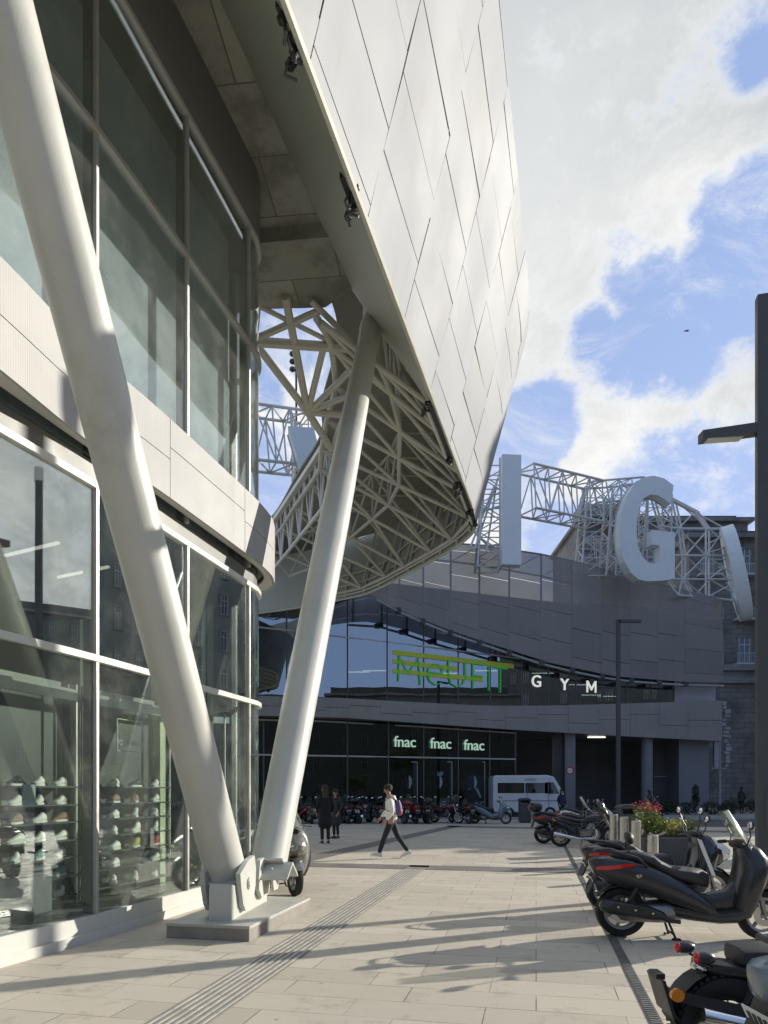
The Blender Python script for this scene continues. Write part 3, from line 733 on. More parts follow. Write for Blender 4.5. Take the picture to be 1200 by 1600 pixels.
def cladding_mat():
    m, T = mat_new('canopy panel metal'); tc = T.N('ShaderNodeTexCoord')
    mp = T.N('ShaderNodeMapping', i_0=tc.outputs['Object']); mp.inputs['Rotation'].default_value = (0, 0, .27)
    v = T.N('ShaderNodeTexVoronoi', i_0=mp.outputs[0]); v.inputs['Scale'].default_value = 80; v.inputs['Randomness'].default_value = 0
    hole = T.mrange(v.outputs['Distance'], .32, .22, 0, .35)
    at = T.N('ShaderNodeAttribute'); at.attribute_name = 'panel'
    n = T.N('ShaderNodeTexNoise', i_0=tc.outputs['Object']); n.inputs['Scale'].default_value = .5; n.inputs['Detail'].default_value = 6
    c = T.ramp(T.math('ADD', T.math('MULTIPLY', n.outputs[0], .4), T.math('MULTIPLY', at.outputs['Fac'], .6)), [(.15, (.272, .285, .30)), (.5, (.338, .352, .375)), (.85, (.392, .405, .43))])
    st = T.N('ShaderNodeMapping', i_0=tc.outputs['Object']); st.inputs['Scale'].default_value = (2.6, 2.6, .3)
    sn = T.N('ShaderNodeTexNoise', i_0=st.outputs[0]); sn.inputs['Scale'].default_value = 1.1; sn.inputs['Detail'].default_value = 7; sn.inputs['Roughness'].default_value = .7
    c = T.mix(T.mrange(sn.outputs[0], .54, .8, 0, .45), c, (.30, .27, .215))
    c = T.mix(hole, c, (.05, .05, .05))
    p = T.N('ShaderNodeBsdfPrincipled'); T.L(c, p.inputs['Base Color']); p.inputs['Metallic'].default_value = .0; p.inputs['Specular IOR Level'].default_value = .15
    T.L(T.math('ADD', T.mrange(n.outputs[0], .3, .7, .50, .62), T.math('MULTIPLY', at.outputs['Fac'], .08)), p.inputs['Roughness'])
    out(T, p.outputs[0]); return m
CLAD = cladding_mat()
def panels(par, sk, s0, s1, step, dt, shift, name, mat_, tmax=1.0, sub=4, gap=.018, th=.012, wob=.010, ph=0.0):
    """staggered rectangular panels laid on a ruled skin; one mesh per bay column."""
    k = 0; s = s0
    while s < s1 - .05:
        e = min(s + step, s1); mb = MB(); vals = []
        off = (ph + k * shift) % dt; rows = []; t = off - dt
        H = (ztop(s) - ZC) if sk is skin else 5
        while t < tmax: rows.append((max(0, t), min(tmax, t + dt))); t += dt
        for (ta, tb) in rows:
            if tb - ta < .004: continue
            tg_ = gap / H; a = ta + (tg_ / 2 if ta > 0 else 0); b_ = tb - (tg_ / 2 if tb < tmax else 0)
            w1, w2, w3, w4 = [random.uniform(-wob, wob) for _ in range(4)]; rv = random.random()
            ring = []
            for i in range(sub + 1):
                f_ = i / sub; ss = s + gap / 2 + (e - s - gap) * f_
                lo, hi = w1 + (w2 - w1) * f_, w3 + (w4 - w3) * f_
                ring.append([sk(ss, a, .02 + lo), sk(ss, b_, .02 + hi), sk(ss, b_, .02 + hi - th), sk(ss, a, .02 + lo - th)])
            nf = len(mb.f); mb.loft(ring); vals += [rv] * (len(mb.f) - nf)
        o = mb.build(name, mat_, par)
        at = o.data.attributes.new('panel', 'FLOAT', 'FACE')
        if len(at.data) == len(vals): at.data.foreach_set('value', vals)
        s = e; k += 1
s_first = s_of_y(7.33) - 2.11 * 3
panels(CAN, skin, s_first, Lc[-1] - .1, 2.11, .174, -.045, 'cladding_panel', CLAD, ph=.03 - .045 * -3)
# dark backing just behind the open joints, and lower edge trim
def ruled(mb, sk, s0, s1, t0, t1, off, th, n):
    rings = []
    for i in range(n + 1):
        s = s0 + (s1 - s0) * i / n; rings.append([sk(s, t0, off), sk(s, t1, off), sk(s, t1, off - th), sk(s, t0, off - th)])
    return mb.loft(rings)
ruled(MB(), skin, s_first, Lc[-1] - .1, .004, .997, -.02, .03, 120).build('backing_sheet', OLIVE, CAN)
ed = MB(); ed.tube([path_at(s)[0] + Vector((0, 0, -.02)) for s in [s_first + i * (Lc[-1] - .2 - s_first) / 90 for i in range(91)]], .045, 6); ed.build('edge_trim', CREAM2, CAN)
# sloping painted inner face of the edge beam, from (U0, 9.4) up to (-4.55, 11.6), up to Y ~ 13.6
def uz(u, y, z): return Vector((.28 * y + u, y, z))
def sheet(mb, rows, th=(0, 0, .05)):
    return mb.slab(rows, th)
bm_ = MB(); YE = 13.55
bm_.slab([uz(-2.93, -3, 9.42), uz(-2.93, YE + .75, 9.42), uz(-4.5, YE, 11.55), uz(-4.5, -3, 11.55)], (.03, 0, .05)); bm_.build('edge_beam_face', OLIVE, CAN)
# end face of the beam
MB().slab([uz(-2.93, YE + .75, 9.42), uz(-2.93, YE + .75, 12.2), uz(-4.5, YE, 12.2), uz(-4.5, YE, 11.55)], (.02, .08, 0)).build('edge_beam_end', CREAM2, CAN)
# concrete slab underside with board marks
def board_mat():
    m, T = mat_new('board marked concrete'); tc = T.N('ShaderNodeTexCoord')
    mp = T.N('ShaderNodeMapping', i_0=tc.outputs['Object']); mp.inputs['Rotation'].default_value = (0, 0, .1)
    b = T.N('ShaderNodeTexBrick', i_0=mp.outputs[0]); b.inputs['Scale'].default_value = 1; b.inputs['Brick Width'].default_value = 1.9; b.inputs['Row Height'].default_value = 1.15; b.inputs['Mortar Size'].default_value = .012
    b.inputs['Color1'].default_value = (.23, .23, .185, 1); b.inputs['Color2'].default_value = (.34, .335, .28, 1); b.inputs['Mortar'].default_value = (.11, .105, .08, 1)
    n = T.N('ShaderNodeTexNoise', i_0=tc.outputs['Object']); n.inputs['Scale'].default_value = .9; n.inputs['Detail'].default_value = 10; n.inputs['Roughness'].default_value = .72
    c = T.mix(T.mrange(n.outputs[0], .42, .62, 0, .75), b.outputs[0], (.15, .148, .115))
    n2 = T.N('ShaderNodeTexNoise', i_0=tc.outputs['Object']); n2.inputs['Scale'].default_value = 30; n2.inputs['Detail'].default_value = 4
    p = T.N('ShaderNodeBsdfPrincipled'); T.L(c, p.inputs['Base Color']); p.inputs['Roughness'].default_value = .9
    bp = T.N('ShaderNodeBump', i_Height=n2.outputs[0]); bp.inputs['Strength'].default_value = .3; bp.inputs['Distance'].default_value = .02; T.L(bp.outputs[0], p.inputs['Normal'])
    out(T, p.outputs[0]); return m
BOARD = board_mat()
MB().slab([(-12, -3, 11.72), (.28 * -3 - 4.45, -3, 11.72), (.28 * 12.3 - 4.45, 12.3, 11.72), (.28 * 12.3 - 4.45 - 3, 12.9, 11.72), (-12, 14.0, 11.72)], (0, 0, .3)).build('concrete_soffit', BOARD, CAN)
# dropped concrete end beam, and its front lip
eb = MB(); eb.slab([(-9, 13.2, 11.45), (-.95, 12.3, 11.45), (-.55, 13.5, 11.45), (-1.2, 14.1, 11.45), (-2.6, 14.15, 11.45), (-9, 16.0, 11.45)], (0, 0, .6)); eb.build('end_beam', BOARD, CAN)
lp = MB(); lp.slab([(-.56, 13.5, 11.5), (-.9, 12.6, 11.5), (.75, 13.6, 10.6), (.75, 14.4, 10.6), (-.3, 14.5, 11.5)], (0, 0, .3)); lp.build('corner_haunch', CREAM2, CAN)

# ---- truss members (each a steel tube); grouped by bay so that a part is one bay's frame
HT = 10.8
def H_(px, py, z=HT): return G_z(px, py, z)
def G_z(px, py, z): Y = (z - H0) * F0 / (1235.0 - py); return Vector(((px - 600) / F0 * Y, Y, z))
def member(mb, a, b_, r): mb.tube([a, b_], r, 8)
N = {}
pts_lat = dict(a0=(404, 452, 11.6), a1=(397, 534, 11.2), b0=(446, 464, 11.4), N=(481, 644, 10.6), c0=(396, 474, 11.5), c1=(545, 548, 11.0), d0=(398, 530, 11.2), d1=(498, 486, 11.3), e1=(558, 545, 10.95),
               g0=(486, 470, 11.35), g1=(553, 536, 11.0), h0=(505, 545, 11.0), i0=(494, 496, 11.3), i1=(546, 574, 10.9), j1=(549, 578, 10.9), k1=(548, 617, 10.8), M=(518, 702, 10.4), l1=(560, 650, 10.5), m1=(556, 690, 10.4))
for k, (a, b_, z) in pts_lat.items(): N[k] = G_z(a, b_, z)
frames = [('a0', 'a1', .08), ('b0', 'N', .085), ('c0', 'c1', .05), ('d0', 'd1', .07), ('a1', 'e1', .10), ('a1', 'N', .085), ('N', 'M', .09), ('g0', 'g1', .06), ('h0', 'N', .075), ('i0', 'i1', .08), ('N', 'j1', .07), ('N', 'k1', .07), ('N', 'l1', .08), ('M', 'k1', .06), ('M', 'm1', .07)]
for a, b_, r in frames:
    m_ = MB(); member(m_, N[a], N[b_], r); m_.build('lattice_tube', CREAM2, CAN, smooth=True)
# inner boundary of the roofed ring
INN = crom([Vector(v) for v in ((-1.25, 13.9, 11.0), (-1.05, 15.7, 11.0), (-1.65, 18.4, 11.0), (-1.9, 20.6, 11.2), (-2.9, 23.4, 11.4), (-4.3, 27.0, 11.4), (-5.6, 29.0, 11.4))], 6)
OUT = []
for i in range(len(INN)):
    f_ = i / (len(INN) - 1)
    OUT.append(path_at(s_of_y(14.4) + (s_of_y(28.6) - s_of_y(14.4) - .3) * f_)[0])
# roof deck above the ring (tilted sheet from near cladding top to the inner edge)
DECKM = M('deck underside', (.29, .285, .235), .8, 0, .15, 1.0, grime=.4)
rings = []
for i in range(len(INN)):
    o_ = OUT[i]; n_ = (OUT[i] - INN[i]); n_.z = 0; n_.normalize(); zt = 13.4 if i < 16 else max(11.9, 13.4 - (i - 16) * .12)
    a = INN[i] + Vector((0, 0, .95)); b_ = o_ + n_ * .9; b_.z = min(zt, 12.9)
    rings.append([a, b_, b_ + Vector((0, 0, .08)), a + Vector((0, 0, .08))])
MB().loft(rings).build('roof_deck', DECKM, CAN)
nb = 10
for k in range(nb):
    i = int(k * (len(INN) - 1) / nb); j = int((k + 1) * (len(INN) - 1) / nb)
    a, a2 = INN[i], INN[j]; o, o2 = OUT[i] + Vector((0, 0, .22)), OUT[j] + Vector((0, 0, .22))
    n_ = (o - a); n_.z = 0; n_.normalize(); n2_ = (o2 - a2); n2_.z = 0; n2_.normalize()
    inn_o = o - n_ * .12; inn_o2 = o2 - n2_ * .12
    top = o + n_ * .55 + Vector((0, 0, 2.6)); top2 = o2 + n2_ * .55 + Vector((0, 0, 2.6)); atop = a + Vector((0, 0, .8))
    mid = (a * .5 + inn_o * .5) + Vector((0, 0, .0)); mt = mid + Vector((0, 0, 1.5)); mid2 = a2 * .5 + inn_o2 * .5; mt2 = mid2 + Vector((0, 0, 1.5))
    m_ = MB(); R_ = .048
    member(m_, a, inn_o, .058); member(m_, mid, inn_o2, R_); member(m_, a, mid2, R_); member(m_, mid, mt, R_ * .8); member(m_, inn_o, mt, R_); member(m_, mt, top, R_ * .8)
    member(m_, mt, mt2, R_); member(m_, mid, mid2, .055); member(m_, mt, mid2, R_ * .8); member(m_, a, a2, .07); member(m_, inn_o, inn_o2, .06); member(m_, inn_o, top, R_ * .9)
    m_.build('truss_bay', CREAM2, CAN, smooth=True)
# inward looking ribs and rails behind the return cladding
s = S_TIP - 3
while s < Lc[-1] - 6:
    m_ = MB(); member(m_, skin(s, .0, -.10), skin(s, .55, -.10), .05); m_.build('cladding_rib', CREAM2, CAN, smooth=True); s += 1.05
m_ = MB()
for t_ in (.02, .18, .36):
    ss = [S_TIP - 8 + i * .5 for i in range(int((Lc[-1] - 4 - S_TIP + 8) / .5))]
    m_.tube([skin(x, t_, -.13) for x in ss], .035, 6)
m_.build('cladding_rails', CREAM2, CAN)
# white walkway girder on the inner edge of the far side
GB = thing('walkway_girder', 'white lattice girder on the inner edge of the canopy seen against the sky', 'girder', (-3, 24, 10.5))
ga = crom([Vector((-1.62, 20.6, 11.98)), Vector((-2.9, 23.7, 11.98)), Vector((-4.35, 27.1, 11.98)), Vector((-5.6, 29.5, 11.98))], 6)
MB().loft([[v + Vector((0, 0, -.06)), v + Vector((0, 0, .10)), v + Vector((-.16, -.05, .10)), v + Vector((-.16, -.05, -.06))] for v in ga]).build('top_chord', WHITEP, GB)
bot = [v + Vector((.0, .0, -1.7)) for v in ga]
MB().tube(bot, .06, 8).build('bottom_chord', WHITEP, GB, smooth=True)
for i in range(0, len(ga) - 2, 1):
    MB().tube([ga[i] if i % 2 else bot[i], bot[i + 1] if i % 2 else ga[i + 1]], .04, 6).build('web_member', WHITEP, GB, smooth=True)
    if i % 2 == 0: MB().tube([ga[i], bot[i]], .035, 6).build('web_member', WHITEP, GB, smooth=True)
# linear fittings and clamp bundles along the canopy edge
for y, ln_ in ((13.95, 2.3), (17.7, 1.8), (19.2, .9)):
    t0 = edge(y); d = Vector((.28, 1, 0)).normalized()
    L_ = thing('edge_light', 'slim linear light fitting under the canopy edge, %s' % ('nearest the column head' if y < 15 else ('midway to the canopy tip' if y < 19 else 'short one by the canopy tip')), 'light fitting', t0 + Vector((-.18, 0, -.1)), 'linear fittings under the canopy edge')
    MB().tube([t0 + Vector((-.17, 0, -.07)), t0 + d * ln_ + Vector((-.17, 0, -.07))], .035, 8).build('tube', WHITEP, L_, smooth=True)
    MB().box((t0 + d * ln_ / 2 + Vector((-.07, 0, -.02))), (.10, ln_, .09), Matrix.Rotation(-math.atan(.28), 3, 'Z')).build('housing', DALU, L_)
    for e in (0, ln_):
        q = t0 + d * e + Vector((-.15, 0, -.03)); bmb = MB()
        for _ in range(5): bmb.box(q + Vector((random.uniform(-.09, .09), random.uniform(-.15, .15), random.uniform(-.1, .06))), (.07, .12, .10), Matrix.Rotation(random.uniform(-1, 1), 3, 'X') @ Matrix.Rotation(random.uniform(-1, 1), 3, 'Z'))
        bmb.build('clamp', BLACKP, L_)
for i, (px, py) in enumerate(((457, 80), (549, 326))):
    y = 9.4 - H0; Y = (9.35 - H0) * F0 / (1235 - py); q = Vector(((px - 600) / F0 * Y, Y, 9.45))
    cl = thing('clamp_bundle', ['dark bundle of clamps and cable at the canopy edge near the picture top', 'dark bundle of clamps at the canopy edge above the column head'][i], 'fitting', q)
    a_ = MB(); b2 = MB(); Rz = Matrix.Rotation(-.27, 3, 'Z')
    a_.box(q + Vector((-.02, 0, .12)), (.10, .55, .08), Rz)
    for j in range(4): a_.box(q + Vector((random.uniform(-.05, .05), -.22 + j * .15, .04)), (.08, .08, .20), Matrix.Rotation(random.uniform(-.6, .6), 3, 'Y') @ Rz, .01)
    a_.build('bracket', BLACKP, cl)
    for j in range(5): p0 = q + Vector((random.uniform(-.08, .08), random.uniform(-.25, .3), .02)); b2.tube([p0, p0 + Vector((random.uniform(-.06, .06), random.uniform(-.1, .1), -.12)), p0 + Vector((random.uniform(-.1, .1), random.uniform(-.1, .1), -.18))], .018, 6)
    b2.build('cable', DALU, cl); b3 = MB()
    for j in range(3): b3.ball(q + Vector((random.uniform(-.06, .06), random.uniform(.0, .25), -.06)), .03, 7, 5)
    b3.build('lamp', CHROME, cl)
# ================================================================== far wing
WY = [(360, 35.4), (600, 38), (805, 41), (1053, 45), (1128, 46.4)]
FTt = [(360, 1086), (540, 1091), (700, 1100), (780, 1104), (900, 1101.5), (1053, 1097), (1128, 1094.5)]
FBt = [(360, 1117), (540, 1121.5), (800, 1140), (970, 1150), (1128, 1158)]
def WP(px, py, dy=0.0): return P(px, py, interp(WY, px) + dy)
def WZ(px, z, dy=0.0): Y = interp(WY, px) + dy; return Vector(((px - 600) / F0 * Y, Y, z))
def zpy(py, Y): return H0 + (1235 - py) / F0 * Y
FAR = thing('shopping_wing', 'grey far wing with two glazed floors, grey fascia and dark loading bay', 'building', WZ(760, 0))
FGL = glass_mat('far glass', (.34, .40, .40), .30, 1.0, 0, .012, (.85, .92, 1), wave=.05)
FGL2 = glass_mat('far shopfront glass', (.36, .42, .42), .06, .8, 0, .010, (.8, .88, .9), wave=.06)
GREYF = perf_mat('grey wing panel', (.30, .28, .262), .5, .1, 30, .1)
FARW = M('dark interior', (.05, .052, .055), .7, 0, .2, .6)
def vstrip(pxs, f0, f1, dy, th, name, mat_, par=FAR, smooth=False):
    rings = []
    for px in pxs:
        Y = interp(WY, px) + dy; x = (px - 600) / F0 * Y; z0, z1 = f0(px), f1(px)
        rings.append([(x, Y, z0), (x, Y, z1), (x + .05, Y + th, z1), (x + .05, Y + th, z0)])
    return MB().loft(rings).build(name, mat_, par, smooth=smooth, sharp=25)
zt = lambda px: zpy(interp(FTt, px), interp(WY, px) - .9); zb = lambda px: zpy(interp(FBt, px), interp(WY, px) - .9)
# fascia panels with staggered joints
edges_px = [360, 404, 437, 470, 508, 545, 595, 645, 700, 745, 790, 840, 888, 935, 985, 1030, 1075, 1128]
for k, (a, b_) in enumerate(zip(edges_px, edges_px[1:])):
    xs = [a + .25] + [a + (b_ - a) * t for t in (.33, .66)] + [b_ - .25]
    mid = .36 + .3 * ((k * 7) % 3) / 2
    zm0 = lambda px, m=mid: zb(px) + (zt(px) - zb(px)) * m
    vstrip(xs, zb, lambda px, f=zm0: f(px) - .012, -.9 - random.random() * .012, .05, 'fascia_panel', GREYF)
    vstrip(xs, lambda px, f=zm0: f(px) + .012, zt, -.9 - random.random() * .012, .05, 'fascia_panel', GREYF)
vstrip([360, 500, 700, 900, 1128], lambda p: zb(p) + .03, lambda p: zt(p) - .03, -.84, .1, 'fascia_backing', DARKSOF)
# underside and top of the fascia
def hstrip(pxs, fz, dy0, dy1, th, name, mat_):
    rings = []
    for px in pxs:
        Y0 = interp(WY, px) + dy0; Y1 = interp(WY, px) + dy1; z = fz(px)
        rings.append([((px - 600) / F0 * Y0, Y0, z), ((px - 600) / F0 * Y0, Y0, z + th), ((px - 600) / F0 * Y0 + .3, Y1, z + th), ((px - 600) / F0 * Y0 + .3, Y1, z)])
    return MB().loft(rings).build(name, mat_, FAR)
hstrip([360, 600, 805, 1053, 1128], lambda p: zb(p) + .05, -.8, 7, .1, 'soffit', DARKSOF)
hstrip([360, 600, 805, 1053, 1128], lambda p: zt(p) - .12, -.8, 7, .1, 'ledge', DARKSOF)
# shop front glazing (ground floor)
gl_px = [360, 412, 470, 543, 607, 662, 716, 765, 805]
zs1 = 3.45
for a, b_ in zip(gl_px, gl_px[1:]):
    vstrip([a + .3, b_ - .3], lambda p: .15, lambda p: zs1 - .03, 0, .02, 'shop_pane', FGL2); vstrip([a + .3, b_ - .3], lambda p: zs1 + .03, lambda p: zb(p) + .04, 0, .02, 'shop_pane', FGL2)
for px in gl_px[1:]:
    q = WZ(px, 0); MB().box((q.x, q.y + .02, (zb(px) + .15) / 2), (.07, .14, zb(px) - .12)).build('mullion', DALU, FAR)
vstrip([360, 500, 650, 806], lambda p: zs1 - .04, lambda p: zs1 + .04, -.07, .1, 'shop_rail', ALU)
vstrip([360, 500, 650, 806], lambda p: zb(p) - .16, lambda p: zb(p) - .09, -.07, .1, 'shop_rail', ALU)
vstrip([360, 600, 806], lambda p: 0, lambda p: .18, -.1, .3, 'shop_plinth', KERBM)
# dim things inside the shop: back wall, ceiling light dots, posters
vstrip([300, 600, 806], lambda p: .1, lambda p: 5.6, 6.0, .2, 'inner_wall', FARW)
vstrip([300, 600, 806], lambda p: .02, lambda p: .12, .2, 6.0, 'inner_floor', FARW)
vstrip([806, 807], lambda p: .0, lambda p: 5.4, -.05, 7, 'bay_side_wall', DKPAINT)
# upper floor glazing
up_px = [360, 398, 448, 496, 543, 605, 662, 716, 766, 815, 857, 900, 941, 980, 1017, 1053]
TR = [(395, 979), (545, 996), (662, 1010), (820, 1030), (965, 1049), (1053, 1060)]
ztr = lambda px: zpy(interp(TR, px), interp(WY, px)); ztop_ = lambda px: 12.7
for a, b_ in zip(up_px, up_px[1:]):
    vstrip([a + .3, b_ - .3], lambda p: zt(p) - .05, lambda p: ztr(p) - .03, 0, .02, 'upper_pane', FGL)
    vstrip([a + .3, b_ - .3], lambda p: ztr(p) + .03, lambda p: ztop_(p), 0, .02, 'upper_pane', FGL)
for px in up_px[1:]:
    q = WZ(px, 0); z0 = zt(px) - .1; MB().box((q.x, q.y + .06, (z0 + 12.7) / 2), (.07, .18, 12.7 - z0)).build('mullion', DALU, FAR)
vstrip([360, 545, 662, 820, 965, 1053], lambda p: ztr(p) - .035, lambda p: ztr(p) + .035, -.06, .08, 'upper_rail', ALU)
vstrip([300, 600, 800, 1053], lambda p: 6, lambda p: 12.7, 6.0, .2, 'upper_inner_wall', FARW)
hstrip([360, 560, 600, 805, 1128], lambda p: 12.7, -.3, 8, .25, 'roof_slab', DARKSOF)
hstrip([360, 480, 560], lambda p: 12.45, -7.5, -.35, .2, 'roof_slab', DARKSOF)
GREENF = M('green film panel', (.13, .24, .17), .4, 0, .1, .5)
for a, b_ in ((360, 397), (399, 447), (449, 495), (497, 542)):
    vstrip([a, b_], lambda p: zt(p) - .05, lambda p: ztr(p) - .1, .25, .03, 'green_panel', GREENF)
# pale end block above the fascia, and loading bay with its posts
vstrip([1053.5, 1118], lambda p: zt(p) - .1, lambda p: 12.6, .0, 4, 'end_block', M('pale end wall', (.42, .42, .44), .6, 0, .05, 1))
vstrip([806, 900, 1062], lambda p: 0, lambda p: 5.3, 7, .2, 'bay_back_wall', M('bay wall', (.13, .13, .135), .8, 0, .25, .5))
vstrip([1022, 1061], lambda p: 0, lambda p: zb(p) + .1, 2.5, .2, 'bay_door', M('bay door', (.13, .132, .14), .6, 0, .1, 1))
GW = M('grey wall', (.20, .20, .215), .6, 0, .06, .8, grime=.2)
vstrip([1061, 1084, 1107.5], lambda p: 0, lambda p: zb(p) + .1, 0.1, 3, 'end_wall', GW)
q = WZ(889, 0); MB().box((q.x, q.y, 2.7), (.62, .62, 5.2)).build('square_post', GW, FAR); MB().box((q.x - .62, q.y + .3, 2.7), (.55, .5, 5.2)).build('post_return', DKPAINT, FAR)
q = WZ(1011, 0); MB().tube([(q.x, q.y, 0.1), (q.x, q.y, 5.3)], .36, 24).build('round_post', GW, FAR, smooth=True)
q = WZ(1124.5, 0, .6); MB().tube([(q.x, q.y, 0), (q.x, q.y, 5.0)], .09, 10).build('down_pipe', M('pipe paint', (.34, .35, .37), .5, 0, .1, 3), FAR)
m_ = MB(); q = WZ(1121, 0, .6)
for i in range(16): m_.box((q.x + .5 + random.uniform(-.15, .2), q.y + random.uniform(-.2, .2), 3.3 + i * .28), (random.uniform(.2, .5), .3, random.uniform(.12, .3)), Matrix.Rotation(random.uniform(-.2, .2), 3, 'Y'))
m_.box((q.x + .1, q.y, 3.1), (1.0, .1, .08)); m_.box((q.x - .1, q.y, 4.0), (.32, .2, 1.7)); m_.build('side_equipment', M('pale equipment', (.36, .36, .38), .6, .2, .2, 3), FAR)
m_ = MB()
for i in range(10): q = WZ(1023 + i * 3.4, 0, 2.4); m_.box((q.x, q.y, 2.55), (.09, .02, .05))
m_.build('door_marks', PLATE, FAR)
for (px, py) in ((908, 1146), (932, 1152)):
    q = WP(px, py, 1.0); MB().box(q, (1.1 if px > 910 else .5, .12, .05)).build('bay_lamp', LAMPGL, FAR)
for px, py in ((560, 1050), (585, 1048), (905, 1070), (925, 1086), (950, 1088), (848, 1052), (760, 1048), (700, 1052), (735, 1060)):
    q = WP(px, py, 3.5); MB().box(q, (1.4, .07, .05)).build('gym_lamp', LAMPGL, FAR)
# gym equipment, dim
for i in range(5):
    px = 818 + i * 24; q = WP(px, 1095, 1.4); m_ = MB(); m_.box((q.x, q.y, zt(px) + .1), (.5, .9, .12)); m_.tube([(q.x - .25, q.y, zt(px) + .1), (q.x - .25, q.y + .3, zt(px) + 1.3)], .05, 6); m_.tube([(q.x - .3, q.y + .3, zt(px) + 1.3), (q.x + .3, q.y + .3, zt(px) + 1.3)], .05, 6)
    o = m_.build('treadmill', M('pale machine', (.4, .42, .44), .5) if i == 0 else bpy.data.materials['pale machine'], None); origin_to(o, q); tag(o, 'pale treadmill behind the gym glass, %s from the left' % ['first', 'second', 'third', 'fourth', 'fifth'][i], 'treadmill', 'treadmills behind the gym glass')
# posters in the shop windows: pale head shapes on black, with scrawled lettering
POSTB = M('poster black', (.012, .02, .022), .4, 0, .2, 2); POSTW = M('poster pale blue', (.24, .32, .34), .6, 0, .5, 14); FRAMEW = M('poster frame', (.34, .38, .38), .5)
for i, (x0, x1, xh, wds) in enumerate(((612, 652, 636, 'SOLO'), (670, 706, 684, 'LIVE'), (727, 757, 738, 'SOUND'))):
    a = WP(x0, 1190, .12); b_ = WP(x1, 1263, .12); c = (a + b_) / 2
    ps = thing('poster', ['tall dark poster with a pale face in the first framed shop bay', 'tall dark poster with a tousled pale head in the middle shop bay', 'tall dark poster with a pale face resting on hands in the right shop bay'][i], 'poster', (c.x, c.y, b_.z), 'posters in the shop front')
    W_, H_2 = b_.x - a.x, a.z - b_.z; rz = Matrix.Rotation(.18, 3, 'Z')
    MB().box(c, (W_, .02, H_2), rz).build('sheet', POSTB, ps)
    fr = MB(); fr.box(c + rz @ Vector((0, -.02, H_2 / 2)), (W_, .03, .035), rz); fr.box(c + rz @ Vector((W_ / 2, -.02, 0)), (.035, .03, H_2), rz); fr.build('frame', FRAMEW, ps)
    h = WP(xh, 1222, .02); f_ = MB()
    pr = [(math.cos(t) * .27 * (1 + .06 * math.sin(3 * t + i)), math.sin(t) * .42) for t in [k * 2 * PI / 22 for k in range(22)]]
    f_.slab([h + rz @ Vector((x, 0, z)) for x, z in pr], (0, .02, 0))
    if i == 1:
        for k in range(7): f_.tube([h + rz @ Vector((-.2 + k * .065, 0, .36)), h + rz @ Vector((-.34 + k * .11, 0, .56 + .05 * (k % 2)))], .035, 5)
    if i == 2:
        f_.tube([h + rz @ Vector((-.5, 0, -.9)), h + rz @ Vector((-.3, 0, -.5)), h + rz @ Vector((-.16, 0, -.35))], .07, 6); f_.tube([h + rz @ Vector((.5, 0, -.9)), h + rz @ Vector((.32, 0, -.5)), h + rz @ Vector((.18, 0, -.35))], .07, 6)
    f_.build('portrait', POSTW, ps)
    d_ = MB()
    for sx in (-.09, .09): d_.box(h + rz @ Vector((sx, -.012, .06)), (.09, .01, .04), rz)
    d_.box(h + rz @ Vector((0, -.012, -.19)), (.11, .01, .03), rz); d_.box(h + rz @ Vector((.015, -.012, -.05)), (.03, .01, .13), rz); d_.build('portrait_features', POSTB, ps)
    M4 = Matrix.Translation(WP((x0 + x1) / 2, 1262, 0)) @ Matrix.Rotation(.18, 4, 'Z') @ Matrix.Rotation(PI / 2, 4, 'X')
    text_mesh('lettering', wds, .52, .02, POSTW, ps, M4, 0, .7)

# perforated grey skin in front of the upper floor
SY = [(560, 33.0), (600, 35.8), (650, 37.3), (760, 39.2), (900, 41.5), (1020, 43.5), (1130, 45.3)]
SB = [(560, 916), (575, 925), (600, 941), (640, 960), (700, 984), (760, 1004), (860, 1036), (960, 1057), (1060, 1065), (1130, 1067)]
ST = [(560, 842), (735, 849), (840, 864), (905, 878), (1000, 905), (1130, 937)]
def skin_mat():
    m, T = mat_new('perforated grey screen'); tc = T.N('ShaderNodeTexCoord')
    n = T.N('ShaderNodeTexNoise', i_0=tc.outputs['Object']); n.inputs['Scale'].default_value = .35; n.inputs['Detail'].default_value = 5
    st = T.N('ShaderNodeMapping', i_0=tc.outputs['Object']); st.inputs['Scale'].default_value = (1.2, 1.2, .18)
    sn = T.N('ShaderNodeTexNoise', i_0=st.outputs[0]); sn.inputs['Scale'].default_value = 1.4; sn.inputs['Detail'].default_value = 5
    at = T.N('ShaderNodeAttribute'); at.attribute_name = 'panel'
    c = T.ramp(T.math('ADD', T.math('MULTIPLY', n.outputs[0], .6), T.math('MULTIPLY', at.outputs['Fac'], .4)), [(.2, (.27, .255, .24)), (.8, (.355, .34, .32))])
    c = T.mix(T.mrange(sn.outputs[0], .55, .8, 0, .35), c, (.42, .415, .41))
    p = T.N('ShaderNodeBsdfPrincipled'); T.L(c, p.inputs['Base Color']); p.inputs['Metallic'].default_value = .2; p.inputs['Roughness'].default_value = .5
    tr = T.N('ShaderNodeBsdfTransparent'); mx = T.N('ShaderNodeMixShader'); mx.inputs[0].default_value = .33
    T.L(p.outputs[0], mx.inputs[1]); T.L(tr.outputs[0], mx.inputs[2]); out(T, mx.outputs[0]); return m
SKM = skin_mat()
SKN = thing('perforated_screen', 'grey see-through perforated metal screen curving over the far wing', 'cladding', (6, 36, 9))
def SP(px, f, dy=0.0):
    Y = interp(SY, px); zb_ = zpy(interp(SB, px), Y); zt_ = zpy(interp(ST, px), Y)
    return Vector(((px - 600) / F0 * Y + dy * .3 + .0 * f, Y + dy - .0 * f, zb_ + (zt_ - zb_) * f))
cols = [560, 590, 622, 660, 703, 748, 795, 845, 893, 940, 985, 1028, 1070, 1130]
